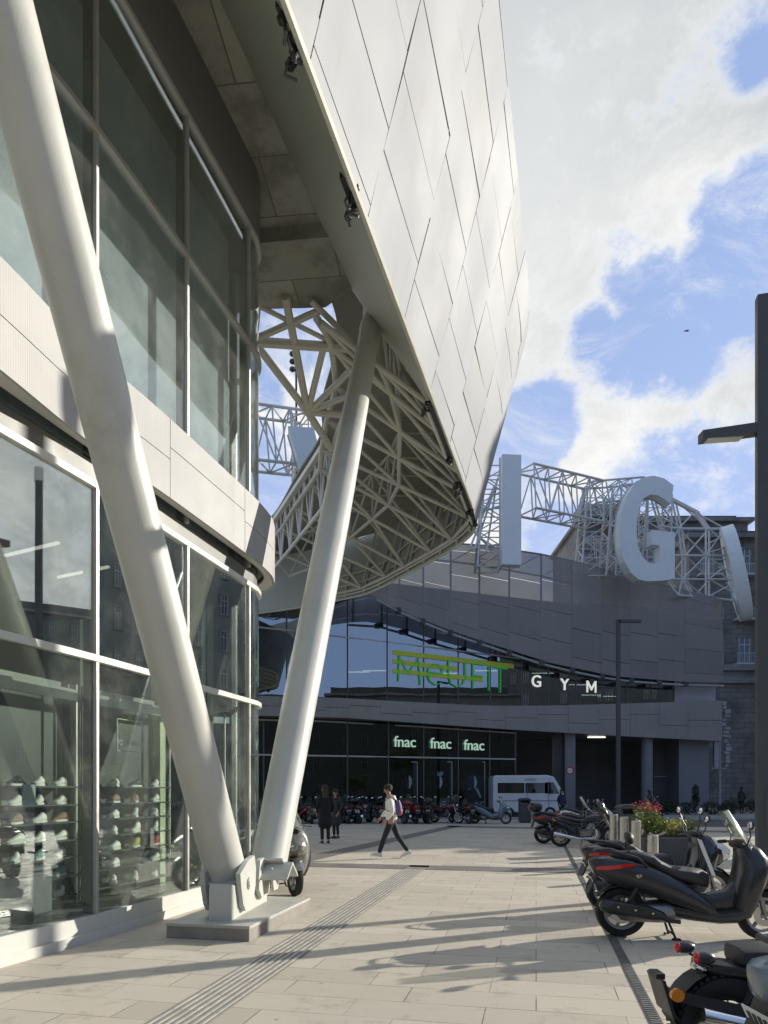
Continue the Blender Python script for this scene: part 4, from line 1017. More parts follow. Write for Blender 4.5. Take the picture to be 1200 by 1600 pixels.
for k, (a, b_) in enumerate(zip(cols, cols[1:])):
    mb = MB(); vals = []; fr = [0]
    x = .10 + .12 * ((k * 5) % 4) / 3
    while x < 1: fr.append(x); x += .27
    fr.append(1)
    for f0, f1 in zip(fr, fr[1:]):
        if f1 - f0 < .02: continue
        g0 = .0022; nf = len(mb.f); rv = random.random()
        mb.loft([[SP(px, f0 + g0, w_), SP(px, f1 - g0, w_), SP(px, f1 - g0, w_ + .02), SP(px, f0 + g0, w_ + .02)] for px, w_ in ((a + .1, random.uniform(0, .012)), ((a + b_) / 2, .006), (b_ - .1, random.uniform(0, .012)))])
        vals += [rv] * (len(mb.f) - nf)
    o = mb.build('screen_panel', SKM, SKN); at = o.data.attributes.new('panel', 'FLOAT', 'FACE')
    if len(at.data) == len(vals): at.data.foreach_set('value', vals)
    m_ = MB(); m_.tube([SP(a, 0, .2), SP(a, 1, .2)], .06, 6); m_.tube([SP(a, .80, .25), SP(b_, .80, .25)], .05, 6); m_.tube([SP(a, 1, .1), SP(b_, 1, .1)], .05, 6); m_.tube([SP(a, .8, .25), SP(b_, 1, .2)], .03, 6)
    m_.build('screen_frame', GW, SKN)
m_ = MB(); m_.tube([SP(px, -.04, -.12) for px in cols[1:]], .07, 8); m_.build('lower_rail', M('rail paint', (.36, .36, .38), .5, .2), SKN)
for px in cols[2:-1]:
    MB().box(SP(px, -.03, .0), (.3, .5, .25)).build('clamp', DKPAINT, SKN)
MB().slab([SP(1130, 0, .03), SP(1130, 1, .03), SP(1130, 1, 2.5), SP(1130, 0, 2.5)], (-.08, 0, 0)).build('screen_return', GREYF, SKN)
# --- writing on the wing
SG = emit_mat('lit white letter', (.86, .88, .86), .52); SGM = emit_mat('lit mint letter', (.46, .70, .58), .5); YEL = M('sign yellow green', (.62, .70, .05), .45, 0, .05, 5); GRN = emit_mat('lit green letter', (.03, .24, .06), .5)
def face_M(px, py, dy):
    a = WP(px - 20, py, dy); b_ = WP(px + 20, py, dy); ang = math.atan2(b_.y - a.y, b_.x - a.x)
    return Matrix.Translation(WP(px, py, dy)) @ Matrix.Rotation(ang, 4, 'Z') @ Matrix.Rotation(PI / 2, 4, 'X'), ang
for i, (px, py) in enumerate(((633, 1167), (689, 1169.5), (741, 1172))):
    M4, ang = face_M(px, py, -.16); t = thing('shop_sign', 'pale lowercase shop name on the dark glass, %s of three' % ['leftmost', 'middle', 'rightmost'][i], 'sign', WP(px, py, -.1), 'repeated shop names on the far glass')
    text_mesh('lettering', 'fnac', .86, .06, SGM, t, M4, .0, 1.0, space=.97)
for i, (ch, px, py) in enumerate((('G', 838.5, 1073), ('Y', 882.5, 1078), ('M', 924.5, 1082))):
    M4, ang = face_M(px, py, -.05); t = thing('letter_sign', 'white capital %s of the gym sign on the dark glass' % ch, 'sign', WP(px, py, -.15), 'white gym letters')
    if ch != 'M': text_mesh('lettering', ch, 1.0, .05, SG, t, M4, .006)
    else:
        lt = MB(); q2 = [M4 @ Vector((x, y, 0)) for x, y in ((-.36, 0), (-.36, .72), (-.24, .72), (0, .32), (.24, .72), (.36, .72), (.36, 0), (.25, 0), (.25, .50), (.04, .14), (-.04, .14), (-.25, .50), (-.25, 0))]
        lt.slab(q2, (M4.to_3x3() @ Vector((0, 0, -.03)))); lt.build('lettering', SG, t)
# green sign with yellow bars
t = thing('gym_sign', 'green thin lettering over three yellow bars on the upper glass', 'sign', WP(705, 1060, -.3))
def bar(x0, y0, x1, y1, h, dy=-.03):
    a, b_ = WP(x0, y0, dy), WP(x1, y1, dy); n = 4; pts = [a.lerp(b_, k / n) for k in range(n + 1)]; hh = h / F0 * a.y / 2; 
    return MB().slab([a + Vector((0, 0, -hh)), b_ + Vector((0, 0, -hh)), b_ + Vector((0, 0, hh)), a + Vector((0, 0, hh))], (0, .02, 0)).build('bar', YEL, t)
bar(614, 1019, 803, 1041, 7.5); bar(614, 1033, 714, 1045.5, 7); bar(614, 1048, 755, 1062, 7)
def stroke(pts, w_=3.6, dy=-.10):
    q = [WP(x, y, dy) for x, y in pts]; m = MB(); r = w_ / 2 / F0 * 39; m.tube(q, r, 6, sy=.6); return m
GL = [[[(623, 1064), (624, 1024), (638, 1052), (654, 1028), (657, 1070)]],
      [[(669, 1050), (691, 1053), (691, 1045), (684, 1038), (676, 1038), (670, 1044), (668, 1054), (672, 1064), (681, 1070), (690, 1067)]],
      [[(701, 1030), (701, 1056), (705, 1068), (714, 1073), (723, 1069), (727, 1058), (727, 1034)]],
      [[(739, 1076), (739, 1037), (758, 1039)], [(739, 1055), (755, 1057)]],
      [[(764.5, 1079), (764.5, 1041)]],
      [[(782, 1082), (782, 1043)], [(772, 1042), (793, 1045)]]]
for gl in GL:
    mb = MB()
    for st_ in gl:
        q = stroke(st_); mb.add(q.v, q.f)
    mb.build('letter', GRN, t)
# height restriction roundel on the square post
t = thing('road_sign', 'round red and white height limit sign on the square grey post', 'sign', WP(891, 1204, -.35)); q = WP(890.5, 1204, -.36)
MB().tube([q, q + Vector((0, .03, 0))], .235, 24).build('red_ring', REDL, t); MB().tube([q + Vector((0, -.006, 0)), q], .165, 24).build('white_disc', PLATE, t)
M4 = Matrix.Translation(q + Vector((0, -.012, -.05))) @ Matrix.Rotation(PI / 2, 4, 'X'); text_mesh('lettering', '3,5m', .13, .006, BLACKP, t, M4)

# ================================================================== roof letters and their steel frames
LW = M('letter white', (.66, .70, .72), .45, 0, .05, .8, grime=.15); LEDGE = M('letter side', (.42, .44, .46), .5, .2, .08, 1)
def letter_obj(name, label, polys, c, yaw, depth):
    th = thing(name, label, 'sign letter', c); R = Matrix.Rotation(yaw, 3, 'Z')
    for poly in polys:
        MB().slab([c + R @ Vector((x, 0, z)) for x, z in poly], R @ Vector((0, depth, 0))).build('letter_body', LW, th)
        e = MB(); e.tube([c + R @ Vector((x, depth, z)) for x, z in poly], .06, 4, closed=True); e.build('rim', LEDGE, th)
    return th
c = P(799, 882, 37.4); h_ = 172 / F0 * 37.4; letter_obj('roof_letter', 'tall pale letter I standing on the roof edge beside the canopy', [[(-.50, 0), (.55, 0), (.55, h_), (-.50, h_)]], c, .10, .45)
cG = P(1011, 825, 40.8); sx, sz = 49 / F0 * 40.8, 83 / F0 * 40.8
gp_ = [(.96, .86), (.62, .97), (.25, 1.0), (-.12, .95), (-.45, .80), (-.72, .55), (-.90, .25), (-.97, -.08), (-.93, -.40), (-.80, -.66), (-.58, -.86), (-.30, -.98), (.02, -1.0), (.40, -.98), (.75, -.95), (1.0, -.90), (1.0, -.03), (.17, -.03), (.17, -.30), (.46, -.31), (.46, -.60), (.25, -.66), (.02, -.64), (-.18, -.54), (-.32, -.36), (-.38, -.10), (-.36, .15), (-.28, .38), (-.12, .55), (.12, .64), (.38, .64), (.62, .58), (.86, .50)]
gp_ = [(v.x, v.y) for v in (lambda q: q)([Vector(p) for p in gp_])]
letter_obj('roof_letter', 'large pale letter G on the roof frame, its flat end facing right', [[(x * sx, z * sz) for x, z in gp_]], cG, .22, .6)
# O seen nearly edge-on
cO = P(1160, 893, 45.6); ro, ri = 3.05, 1.9; th = thing('roof_letter', 'pale letter O turned edge-on at the right end of the roof frame', 'sign letter', cO); Ro = Matrix.Rotation(1.16, 3, 'Z'); mb = MB(); rings = []
tilt = Matrix.Rotation(-.22, 3, 'Y')
for k in range(40):
    a = 2 * PI * k / 40; ca, sa = math.cos(a), math.sin(a)
    ring = []
    for r, y in ((ri, 0), (ro, 0), (ro, .75), (ri, .75)): ring.append(cO + tilt @ (Ro @ Vector((r * .72 * ca, y, r * sa * 1.04))))
    rings.append(ring)
rings.append(rings[0]); mb.loft(rings, cap=False).build('letter_body', LW, th)
cV = P(520, 842, 31.0); hv = 172 / F0 * 31.0
letter_obj('roof_letter', 'pale letter V mostly hidden behind the canopy lattice', [[(-.5, 0), (.5, 0), (2.0, hv), (.85, hv), (0, 1.6), (-.85, hv), (-2.0, hv)]], cV, .12, .8)
TRM = M('frame white steel', (.55, .56, .57), .45, .1, .06, 2)
def boxtruss(mb, A, B, w_, h_, n, r, side=None):
    A, B = Vector(A), Vector(B); d = (B - A).normalized()
    s_ = side if side is not None else (d.cross(Vector((0, 0, 1))).normalized() if abs(d.z) < .9 else Vector((1, 0, 0)))
    u = s_.cross(d).normalized(); u = -u if u.z < 0 else u
    cs = [s_ * (i * w_ / 2) + u * (j * h_ / 2) for i, j in ((-1, -1), (1, -1), (1, 1), (-1, 1))]
    for c in cs: mb.tube([A + c, B + c], r, 6)
    for k in range(n + 1):
        p = A.lerp(B, k / n)
        for i in range(4): mb.tube([p + cs[i], p + cs[(i + 1) % 4]], r * .6, 5, cap=False)
        if k < n:
            q = A.lerp(B, (k + 1) / n)
            for i in range(4):
                a, b_ = (i, (i + 1) % 4) if k % 2 else ((i + 1) % 4, i); mb.tube([p + cs[a], q + cs[b_]], r * .6, 5, cap=False)
    return mb
FRM = thing('roof_lattice', 'white tubular lattice frame holding up the roof letters', 'frame', (8, 36, 12.7))
yv = 37.2
def FB(name, A, B, w_, h_, n, r=.07, side=None): return boxtruss(MB(), A, B, w_, h_, n, r, side).build(name, TRM, FRM, smooth=True)
def mid(px, py, Y): return P(px, py, Y + (2.6 if px > 600 else 0))
FB('truss_beam', mid(822, 766, 36.5), mid(928, 789, 39.5), 1.4, 2.45, 5, .075)
FB('truss_beam', mid(395, 684, 31.5), mid(478, 694, 32.5), 1.2, 2.5, 3, .07)
FB('truss_tower', mid(762, 890, 36), mid(775, 735, 36), 1.3, 1.2, 7, .06)
FB('truss_tower', mid(474, 900, 32.5), mid(474, 655, 32.5), .9, .9, 7, .05)
FB('truss_tower', mid(922, 905, 40), mid(932, 770, 40), 1.5, 1.5, 5, .06)
FB('truss_tower', mid(975, 905, 40.5), mid(985, 765, 40.5), 1.6, 1.6, 6, .06)
FB('truss_tower', mid(1022, 905, 41.5), mid(1024, 780, 41.5), 1.5, 1.5, 6, .055)
FB('truss_beam', mid(920, 775, 40), mid(1000, 768, 41), 1.2, 1.3, 4, .06)
FB('truss_beam', mid(920, 860, 40.5), mid(1040, 860, 42), 1.2, 1.3, 6, .05)
m_ = MB()
for a, b_ in (((735, 855), (772, 760)), ((742, 858), (782, 735)), ((735, 858), (785, 850)), ((750, 800), (785, 790)), ((760, 862), (775, 760)), ((740, 830), (770, 860))):
    m_.tube([mid(a[0], a[1], 35.4), mid(b_[0], b_[1], 35.8)], .06, 6)
m_.build('raking_struts', TRM, FRM, smooth=True)
# drum-like lattice between G and O
drum = []
for Yo, seed in ((0, 1), (2.6, 2)):
    rows = [[(1012, 762), (1050, 782), (1085, 800), (1103, 826)], [(1030, 822), (1060, 826), (1103, 826), (1133, 826)], [(1040, 868), (1066, 868), (1103, 868), (1148, 868)], [(1040, 905), (1066, 905), (1103, 905), (1158, 905)], [(1060, 930), (1080, 932), (1103, 934), (1165, 940)]]
    m_ = MB(); Yr = [43.5 + Yo * .3, 44.5 + Yo * .5, 45.5 + Yo, 46.5 + Yo]
    g_ = [[P(x + Yo * 2, y, Yr[i]) for i, (x, y) in enumerate(r_)] for r_ in rows]
    for r_ in g_: m_.tube(r_, .07 if r_ is not g_[0] else .10, 6)
    for i in range(4):
        for j in range(4):
            m_.tube([g_[i][j], g_[i + 1][j]], .065, 6)
            if j < 3: m_.tube([g_[i][j], g_[i + 1][j + 1]] if (i + j + seed) % 2 else [g_[i][j + 1], g_[i + 1][j]], .05, 6)
    drum.append(g_)
    if Yo == 0: m_.build('lattice_drum', TRM, FRM, smooth=True); continue
    md = m_
m_ = md
for i in range(5):
    for j in range(4): m_.tube([drum[0][i][j], drum[1][i][j]], .045, 5)
for k in range(8): m_.tube([P(1105 + k * 6, 850 + k * 12, 45.5), cO + tilt @ (Ro @ Vector((0, .8, 2.6 - k * .75)))], .05, 5)
m_.build('lattice_drum', TRM, FRM, smooth=True)
m_ = MB()
for k in range(9):
    px = 470 + k * 4; 
m2 = MB()
# small service mast with lamps, seen through the canopy lattice
MS = thing('lamp_mast', 'thin dark mast with small floodlights seen through the canopy lattice', 'mast', P(464, 900, 33))
MB().tube([P(464, 900, 33), P(463, 545, 33)], .06, 8).build('pole', DKPAINT, MS)
for k, py in enumerate((553, 565, 577)): q = P(457, py, 33); MB().ball(q, (.16, .16, .12), 8, 6).build('floodlight', DKPAINT, MS); 
MB().tube([P(457, 553, 33), P(463, 580, 33)], .03, 6).build('arm', DKPAINT, MS)

# ================================================================== old stone buildings
def stone_mat(name, c1, c2, mort, bw, rh, scale=1):
    m, T = mat_new(name); tc = T.N('ShaderNodeTexCoord'); mp = T.N('ShaderNodeMapping', i_0=tc.outputs['Object']); mp.inputs['Rotation'].default_value = (PI / 2, 0, 0)
    b = T.N('ShaderNodeTexBrick', i_0=mp.outputs[0]); b.inputs['Scale'].default_value = 1; b.inputs['Brick Width'].default_value = bw; b.inputs['Row Height'].default_value = rh; b.inputs['Mortar Size'].default_value = .02
    b.inputs['Color1'].default_value = c1 + (1,); b.inputs['Color2'].default_value = c2 + (1,); b.inputs['Mortar'].default_value = mort + (1,)
    n = T.N('ShaderNodeTexNoise', i_0=tc.outputs['Object']); n.inputs['Scale'].default_value = .5; n.inputs['Detail'].default_value = 10; n.inputs['Roughness'].default_value = .75
    c = T.mix(T.mrange(n.outputs[0], .42, .66, 0, .7), b.outputs[0], tuple(x * .45 for x in c1))
    p = T.N('ShaderNodeBsdfPrincipled'); T.L(c, p.inputs['Base Color']); p.inputs['Roughness'].default_value = .9
    bp = T.N('ShaderNodeBump', i_Height=b.outputs[0]); bp.inputs['Strength'].default_value = .5; bp.inputs['Distance'].default_value = .05; T.L(bp.outputs[0], p.inputs['Normal']); out(T, p.outputs[0]); return m
OLDST = stone_mat('old dark stonework', (.17, .165, .155), (.22, .21, .19), (.09, .09, .085), 1.1, .45)
OLDST2 = stone_mat('grey facade stone', (.22, .22, .22), (.26, .26, .255), (.15, .15, .15), 1.4, .6)
WINW = M('white window joinery', (.50, .52, .53), .5, 0, .05, 2); WING = M('window glass dark', (.05, .06, .075), .12, 0, .2, 2, spec=.9)
RW = thing('retaining_wall', 'dark old stone retaining wall with a cornice behind the wing', 'wall', (40, 62, 0))
x0, x1, Yw = 28.0, 75.0, 62.0
MB().box(((x0 + x1) / 2, Yw + 2, 5.6), (x1 - x0, 4, 11.2)).build('masonry', OLDST, RW)
for z, h, d in ((11.45, .5, .35), (12.0, .6, .15), (12.55, .5, .5)): MB().box(((x0 + x1) / 2, Yw + 2 - d / 2, z), (x1 - x0, 4 + d, h)).build('cornice', OLDST2, RW)
def windowed(name, label, x0, x1, Yf, z0, z1, nx, nz, mat_, ww=1.15, wh=2.2, balcony=True, depth=12, face=-1, roofh=.8, group=None, seg=None):
    cx = (x0 + x1) / 2; th = thing(name, label, 'building', (cx, Yf, z0), group)
    MB().box((cx, Yf - face * depth / 2, (z0 + z1) / 2), (x1 - x0, depth, z1 - z0)).build('wall', mat_, th)
    MB().box((cx, Yf - face * (depth / 2 - .3), z1 + .2), (x1 - x0 + .8, depth + .8, .4)).build('cornice', OLDST2, th)
    MB().box((cx, Yf - face * depth / 2, z1 + .4 + roofh / 2), (x1 - x0 - 1.5, depth - 2, roofh)).build('roof', DKPAINT, th)
    n0 = len(bpy.data.objects); first = None
    for i in range(nx):
        for j in range(nz):
            wx = x0 + (i + .5) * (x1 - x0) / nx; wz = z0 + (j + .5) * (z1 - z0) / nz
            if first is None:
                w0 = MB(); f = face
                for dx, dz, sx_, sz_ in ((0, wh / 2, ww + .3, .16), (0, -wh / 2, ww + .5, .14), (-ww / 2, 0, .14, wh), (ww / 2, 0, .14, wh)): w0.box((dx, f * .06, dz), (sx_, .22, sz_))
                o = w0.build('window', OLDST2, None); o.parent = th
                p = MB().box((0, f * .03, 0), (ww - .14, .06, wh - .16)).build('pane', WING, None); p.parent = o
                fr = MB()
                for dx, dz, sx_, sz_ in ((0, 0, .07, wh - .16), (0, wh * .2, ww - .14, .06), (-ww / 2 + .11, 0, .08, wh - .16), (ww / 2 - .11, 0, .08, wh - .16)): fr.box((dx, f * .075, dz), (sx_, .04, sz_))
                q = fr.build('sash', WINW, None); q.parent = o; first = (o, [p, q])
                if balcony:
                    bb = MB(); bb.box((0, f * .45, -wh / 2 - .12), (ww + 1.0, .8, .14)); bb.box((0, f * .83, -wh / 2 + .85), (ww + 1.0, .05, .05))
                    for k in range(14): bb.box((-(ww + .95) / 2 + k * (ww + .95) / 13, f * .83, -wh / 2 + .4), (.025, .025, .9))
                    q2 = bb.build('balcony', WINW, None); q2.parent = o; first[1].append(q2)
            else:
                o = first[0].copy(); COL.objects.link(o); o.parent = th
                for s_ in first[1]: c = s_.copy(); COL.objects.link(c); c.parent = o
            o.location = (wx - cx, 0, wz - z0)
    return th
windowed('stone_building', 'dark old stone house with white windows and balconies above the retaining wall', 28.5, 76, 64.5, 12.6, 25.0, 14, 3, OLDST, wh=2.5)
windowed('stone_building', 'pale grey block showing through the lattice behind the roof letters', 21.5, 40, 76, 0, 31.0, 7, 8, OLDST2, balcony=False)
MB().box((24, 75.5, 31.6), (6, 3, 1.4)).build('parapet', OLDST2, None)
o = bpy.data.objects['parapet']; origin_to(o, (24, 75.5, 30.9)); tag(o, 'low grey roof parapet on the pale block behind the roof letters', 'parapet')
# streets off the picture that the glass mirrors
APT1 = M('sandstone apartment', (.13, .125, .115), .85, 0, .1, .5, grime=.3); APT2 = M('grey render apartment', (.15, .155, .15), .85, 0, .12, .4, grime=.3)
def turn_block(o, c, rz): o.location = c; o.rotation_euler = (0, 0, rz); del o['_w']
def block(label, c, rz, wd_, hgt, nx, nz, mat_):
    th = windowed('apartment_building', label, -wd_ / 2, wd_ / 2, 0, 0, hgt, nx, nz, mat_, balcony=False, depth=11, roofh=1.4)
    th.location = c; th.rotation_euler = (0, 0, rz); return th
block('long grey apartment block across the square to the right', (92, 47, 0), -1.16, 50, 27, 10, 6, APT2)
block('lower grey apartment block at the far right corner of the square', (44, 56.5, 0), -1.35, 27, 32, 7, 8, APT2)
block('sandstone apartment block behind the viewer', (0, -42, 0), PI, 52, 21, 10, 5, APT1)
block('dark grey apartment block behind the viewer to the right', (48, -38, 0), PI + .35, 36, 17, 8, 4, APT2)
block('long dark apartment terrace behind the viewer across the square', (66, -32, 0), -2.45, 48, 20, 10, 4, APT2)
block('tall dark apartment terrace off to the right across the road', (92, 2, 0), -2.0, 52, 34, 10, 8, APT2)
block('grey apartment block behind the viewer to the left', (-48, -36, 0), PI - .3, 34, 12, 8, 3, APT2)
# ================================================================== motorbikes and scooters (local: x forward, z up, origin on the ground between the wheels)
def sring(x, z0, z1, hw, n=14, e=.7, yo=0.0):
    r = []
    for k in range(n):
        a = 2 * PI * k / n; ca, sa = math.cos(a), math.sin(a)
        r.append((x, yo + hw * abs(ca) ** e * (1 if ca >= 0 else -1), (z0 + z1) / 2 + (z1 - z0) / 2 * abs(sa) ** e * (1 if sa >= 0 else -1)))
    return r
def body(secs, e=.7, n=14): return MB().loft([sring(*s, n=n, e=e) for s in secs])
def zring(z, x, hx, hw, n=14, e=.75):
    r = []
    for k in range(n):
        a = 2 * PI * k / n; ca, sa = math.cos(a), math.sin(a)
        r.append((x + hx * abs(ca) ** e * (1 if ca >= 0 else -1), hw * abs(sa) ** e * (1 if sa >= 0 else -1), z))
    return r
def wheel(th, nm, x, r, w_, rim, spokes=5, seg=32, fat=.30, disc=True, tread=False):
    rw = r * fat; prof = [(r - rw, -w_ * .36), (r - rw * .5, -w_ * .5), (r - rw * .15, -w_ * .44), (r, -w_ * .2), (r, w_ * .2), (r - rw * .15, w_ * .44), (r - rw * .5, w_ * .5), (r - rw, w_ * .36), (r - rw, -w_ * .36)]
    t = MB().lathe(prof, (x, 0, r), 'Y', seg)
    if tread:
        for i in range(44):
            R = Matrix.Rotation(-2 * PI * i / 44, 3, 'Y')
            for s in (-1, 1): t.box(Vector((x, s * w_ * .28, r)) + R @ Vector((r - .001, 0, s * .004)), (.016, w_ * .32, .024), R @ Matrix.Rotation(s * .3, 3, 'X'))
    t = t.build(nm, RUBBER, th, smooth=True)
    ri = r - rw; m = MB(); m.lathe([(ri + .003, -w_ * .36), (ri - .028, -w_ * .30), (ri - .028, w_ * .30), (ri + .003, w_ * .36)], (x, 0, r), 'Y', seg)
    m.lathe([(.002, -w_ * .4), (.035, -w_ * .4), (.035, w_ * .4), (.002, w_ * .4)], (x, 0, r), 'Y', 12)
    for k in range(spokes):
        a = 2 * PI * k / spokes + .3; R = Matrix.Rotation(-a, 3, 'Y'); c = Vector((x, 0, r)) + R @ Vector((ri / 2, 0, 0))
        if spokes > 9: m.tube([(x, 0, r), Vector((x, 0, r)) + R @ Vector((ri - .01, 0, 0))], .005, 4)
        else: m.box(c, (ri - .02, w_ * .34, ri * .16), R, .004)
    m.build('rim', rim, t)
    if disc:
        d = MB(); d.lathe([(.05, -w_ * .52), (ri * .62, -w_ * .52), (ri * .62, -w_ * .49), (.05, -w_ * .49), (.05, -w_ * .52)], (x, 0, r), 'Y', 24); d.build('brake_disc', STEEL, t)
    return t
def mirror(th, x, y, z, s, tall=.20, head=None):
    m = MB(); m.tube([(x, y, z), (x + .02, y + s * .04, z + tall * .5), (x - .01, y + s * .09, z + tall)], .008, 6)
    o = m.build('mirror', BLACKP, th); h = MB(); h.ball((x - .0, y + s * .11, z + tall + .035), (.022, .075, .052), 10, 7, Matrix.Rotation(s * .2, 3, 'X')); h.build('mirror_head', head or BLACKP, o, smooth=True)
    g = MB().ball((x - .016, y + s * .11, z + tall + .035), (.009, .062, .042), 10, 6, Matrix.Rotation(s * .2, 3, 'X')); g.build('mirror_glass', CHROME, o, smooth=True)
def plate_(th, x, z, tilt=.35):
    R = Matrix.Rotation(-tilt, 3, 'Y'); o = MB().box((x, 0, z), (.006, .20, .15), R).build('number_plate', PLATE, th)
    t = MB()
    for i in range(4): t.box(Vector((x, 0, z)) + R @ Vector((-.005, -.06 + i * .04, .03)), (.004, .022, .05), R)
    for i in range(3): t.box(Vector((x, 0, z)) + R @ Vector((-.005, -.04 + i * .04, -.035)), (.004, .022, .05), R)
    t.build('plate_marks', BLACKP, o)
SEATM = M('seat vinyl', (.028, .028, .030), .48, 0, .15, 8, .25, 160)
DBLACK = M('satin black bodywork', (.028, .029, .032), .34, .1, .12, 2, coat=.25, grime=.3)
GBLACK = M('gloss black bodywork', (.015, .016, .018), .18, .1, .1, 3, coat=.5)
SILV = M('silver bodywork', (.26, .255, .24), .30, .6, .06, 3, coat=.4)
WHB = M('white bodywork', (.68, .69, .69), .24, 0, .04, 3, coat=.5)
REDB = M('red bodywork', (.20, .012, .014), .25, 0, .08, 3, coat=.5)
BLUEG = M('blue grey bodywork', (.16, .20, .24), .3, .3, .08, 3, coat=.4)
def scooter(label, main, second=None, maxi=True, loc=(0, 0, 0), rz=0, group=None, windshield=True, box=False, rim=None, cover=None, sc=1.0, name='scooter', steer=0):
    second = second or DBLACK; rim = rim or GREYM
    th = thing(name, label, 'scooter', loc, group, world=False); th.rotation_euler = (0, 0, rz); th.scale = (sc,) * 3
    w2 = .75 if maxi else .66; r = .275 if maxi else .24
    wheel(th, 'rear_wheel', -w2, r, .14, rim, 6); wheel(th, 'front_wheel', w2, r, .12, rim, 5)
    k = w2 / .75
    B = lambda a: [(x * k,) + t for x, *t_ in a for t in [tuple(t_)]]
    # rear body with kicked-up tail
    body(B([(-1.10, .80, .86, .05), (-1.05, .70, .88, .13), (-.92, .60, .90, .185), (-.72, .545, .895, .215), (-.5, .48, .84, .235), (-.28, .40, .74, .245), (-.08, .32, .63, .235), (.10, .25, .50, .22), (.22, .22, .36, .20)])).build('rear_body', main, th, smooth=True)
    body(B([(-.30, .24, .42, .12), (0, .20, .36, .19), (.25, .18, .33, .235), (.42, .19, .36, .235), (.56, .26, .42, .20)])).build('footboard', second, th, smooth=True)
    body(B([(-.02, .30, .52, .07), (.15, .28, .50, .10), (.34, .26, .54, .11), (.46, .26, .66, .12)])).build('centre_tunnel', main, th, smooth=True)
    z = .0
    MB().loft([zring(.26, .50 * k, .10, .19), zring(.40, .52 * k, .13, .25), zring(.58, .57 * k, .15, .275), zring(.76, .62 * k, .16, .265), zring(.90, .62 * k, .15, .22), zring(1.0, .58 * k, .12, .17), zring(1.05, .55 * k, .07, .10)]).build('front_shield', main, th, smooth=True)
    # pointed nose
    body(B([(.50, .58, 1.0, .20), (.66, .56, .98, .215), (.80, .60, .92, .18), (.92, .66, .84, .11), (.98, .72, .78, .03)])).build('nose', main, th, smooth=True)
    for s in (-1, 1):
        MB().ball((.86 * k, s * .105, .77), (.09, .045, .04), 10, 7, Matrix.Rotation(s * -.35, 3, 'Z')).build('headlight', CHROME, th, smooth=True)
    # seat: pillion step, rider dip
    body(B([(-.86, .885, .93, .06), (-.80, .87, .955, .12), (-.60, .83, .965, .155), (-.42, .78, .93, .165), (-.34, .72, .86, .17), (-.22, .66, .80, .175), (-.04, .60, .785, .165), (.10, .56, .77, .12), (.17, .56, .72, .06)]), e=.8).build('seat', SEATM, th, smooth=True)
    gr_ = MB()
    for s in (-1, 1): gr_.tube([(-.50 * k, s * .19, .80), (-.62 * k, s * .215, .90), (-.85 * k, s * .19, .955), (-1.02 * k, s * .09, .965)], .015, 8)
    gr_.tube([(-1.02 * k, .09, .965), (-1.04 * k, 0, .966), (-1.02 * k, -.09, .965)], .015, 8); gr_.build('grab_rail', BLACKP, th, smooth=True)
    tl = []
    for s in (-1, 1):
        MB().loft([[(x * k, s * y, z0), (x * k, s * (y + .012), z0 + .005), (x * k, s * (y + .012), z1), (x * k, s * y, z1)] for x, y, z0, z1 in ((-1.04, .132, .75, .79), (-.92, .183, .755, .805), (-.78, .208, .775, .825), (-.64, .222, .81, .835))]).build('tail_light', REDL, th)
    plate_(th, -1.06 * k, .60, .45)
    MB().slab([(-1.03 * k, -.11, .70), (-1.03 * k, .11, .70), (-1.12 * k, .09, .48), (-1.12 * k, -.09, .48)], (.03, 0, .01)).build('rear_mudguard', BLACKP, th)
    MB().loft([[(-w2 + math.cos(a) * rr, y, r + math.sin(a) * rr) for rr, y in ((r + .03, -.08), (r + .045, 0), (r + .03, .08), (r + .02, 0))] for a in [math.radians(35 + i * 16) for i in range(8)]]).build('wheel_hugger', BLACKP, th, smooth=True)
    # transmission and exhaust
    body([(-w2 - .10, .19, .37, .05, 14, .8, .11), (-w2 + .1, .17, .38, .06, 14, .8, .12), (-.30, .17, .38, .07, 14, .8, .12), (-.18, .20, .34, .05, 14, .8, .10)] and [(-w2 - .10, .19, .37, .05), (-w2 + .1, .17, .38, .17), (-.30, .17, .42, .18), (-.12, .20, .36, .10)]).build('engine_case', GREYM, th, smooth=True)
    ex = MB().tube([(-.16, -.16, .20), (-.30, -.20, .22), (-.36, -.215, .27), (-.50, -.225, .30), (-.92, -.235, .37), (-1.0, -.235, .385), (-1.02, -.235, .388)], [.022, .022, .05, .078, .082, .06, .03], 16).build('exhaust', DBLACK, th, smooth=True)
    eb = MB(); eb.slab([(-.44, -.31, .27), (-.86, -.32, .33), (-.88, -.32, .42), (-.46, -.31, .36)], (0, .01, 0)); eb.build('heat_shield', BLACKP, ex)
    bolts = MB()
    for x_, z_ in ((-.48, .315), (-.66, .345), (-.84, .375)): bolts.tube([(x_, -.326, z_), (x_, -.318, z_)], .012, 8)
    bolts.build('bolts', STEEL, ex)
    sh = MB()
    for s in (-1, 1): sh.tube([(-w2 + .0, s * .15, .30), (-w2 + .16, s * .17, .62)], .022, 8)
    sh.build('shock_absorber', BLACKP, th)
    fk = MB()
    for s in (-1, 1): fk.tube([(w2 - .0, s * .085, r), (w2 - .10, s * .085, .62)], .022, 8)
    fk.build('fork', GREYM, th, smooth=True)
    MB().loft([[(w2 + math.cos(a) * rr, y, r + math.sin(a) * rr) for rr, y in ((r + .02, -.075), (r + .045, 0), (r + .02, .075), (r + .005, 0))] for a in [math.radians(25 + i * 17) for i in range(9)]]).build('front_mudguard', main, th, smooth=True)
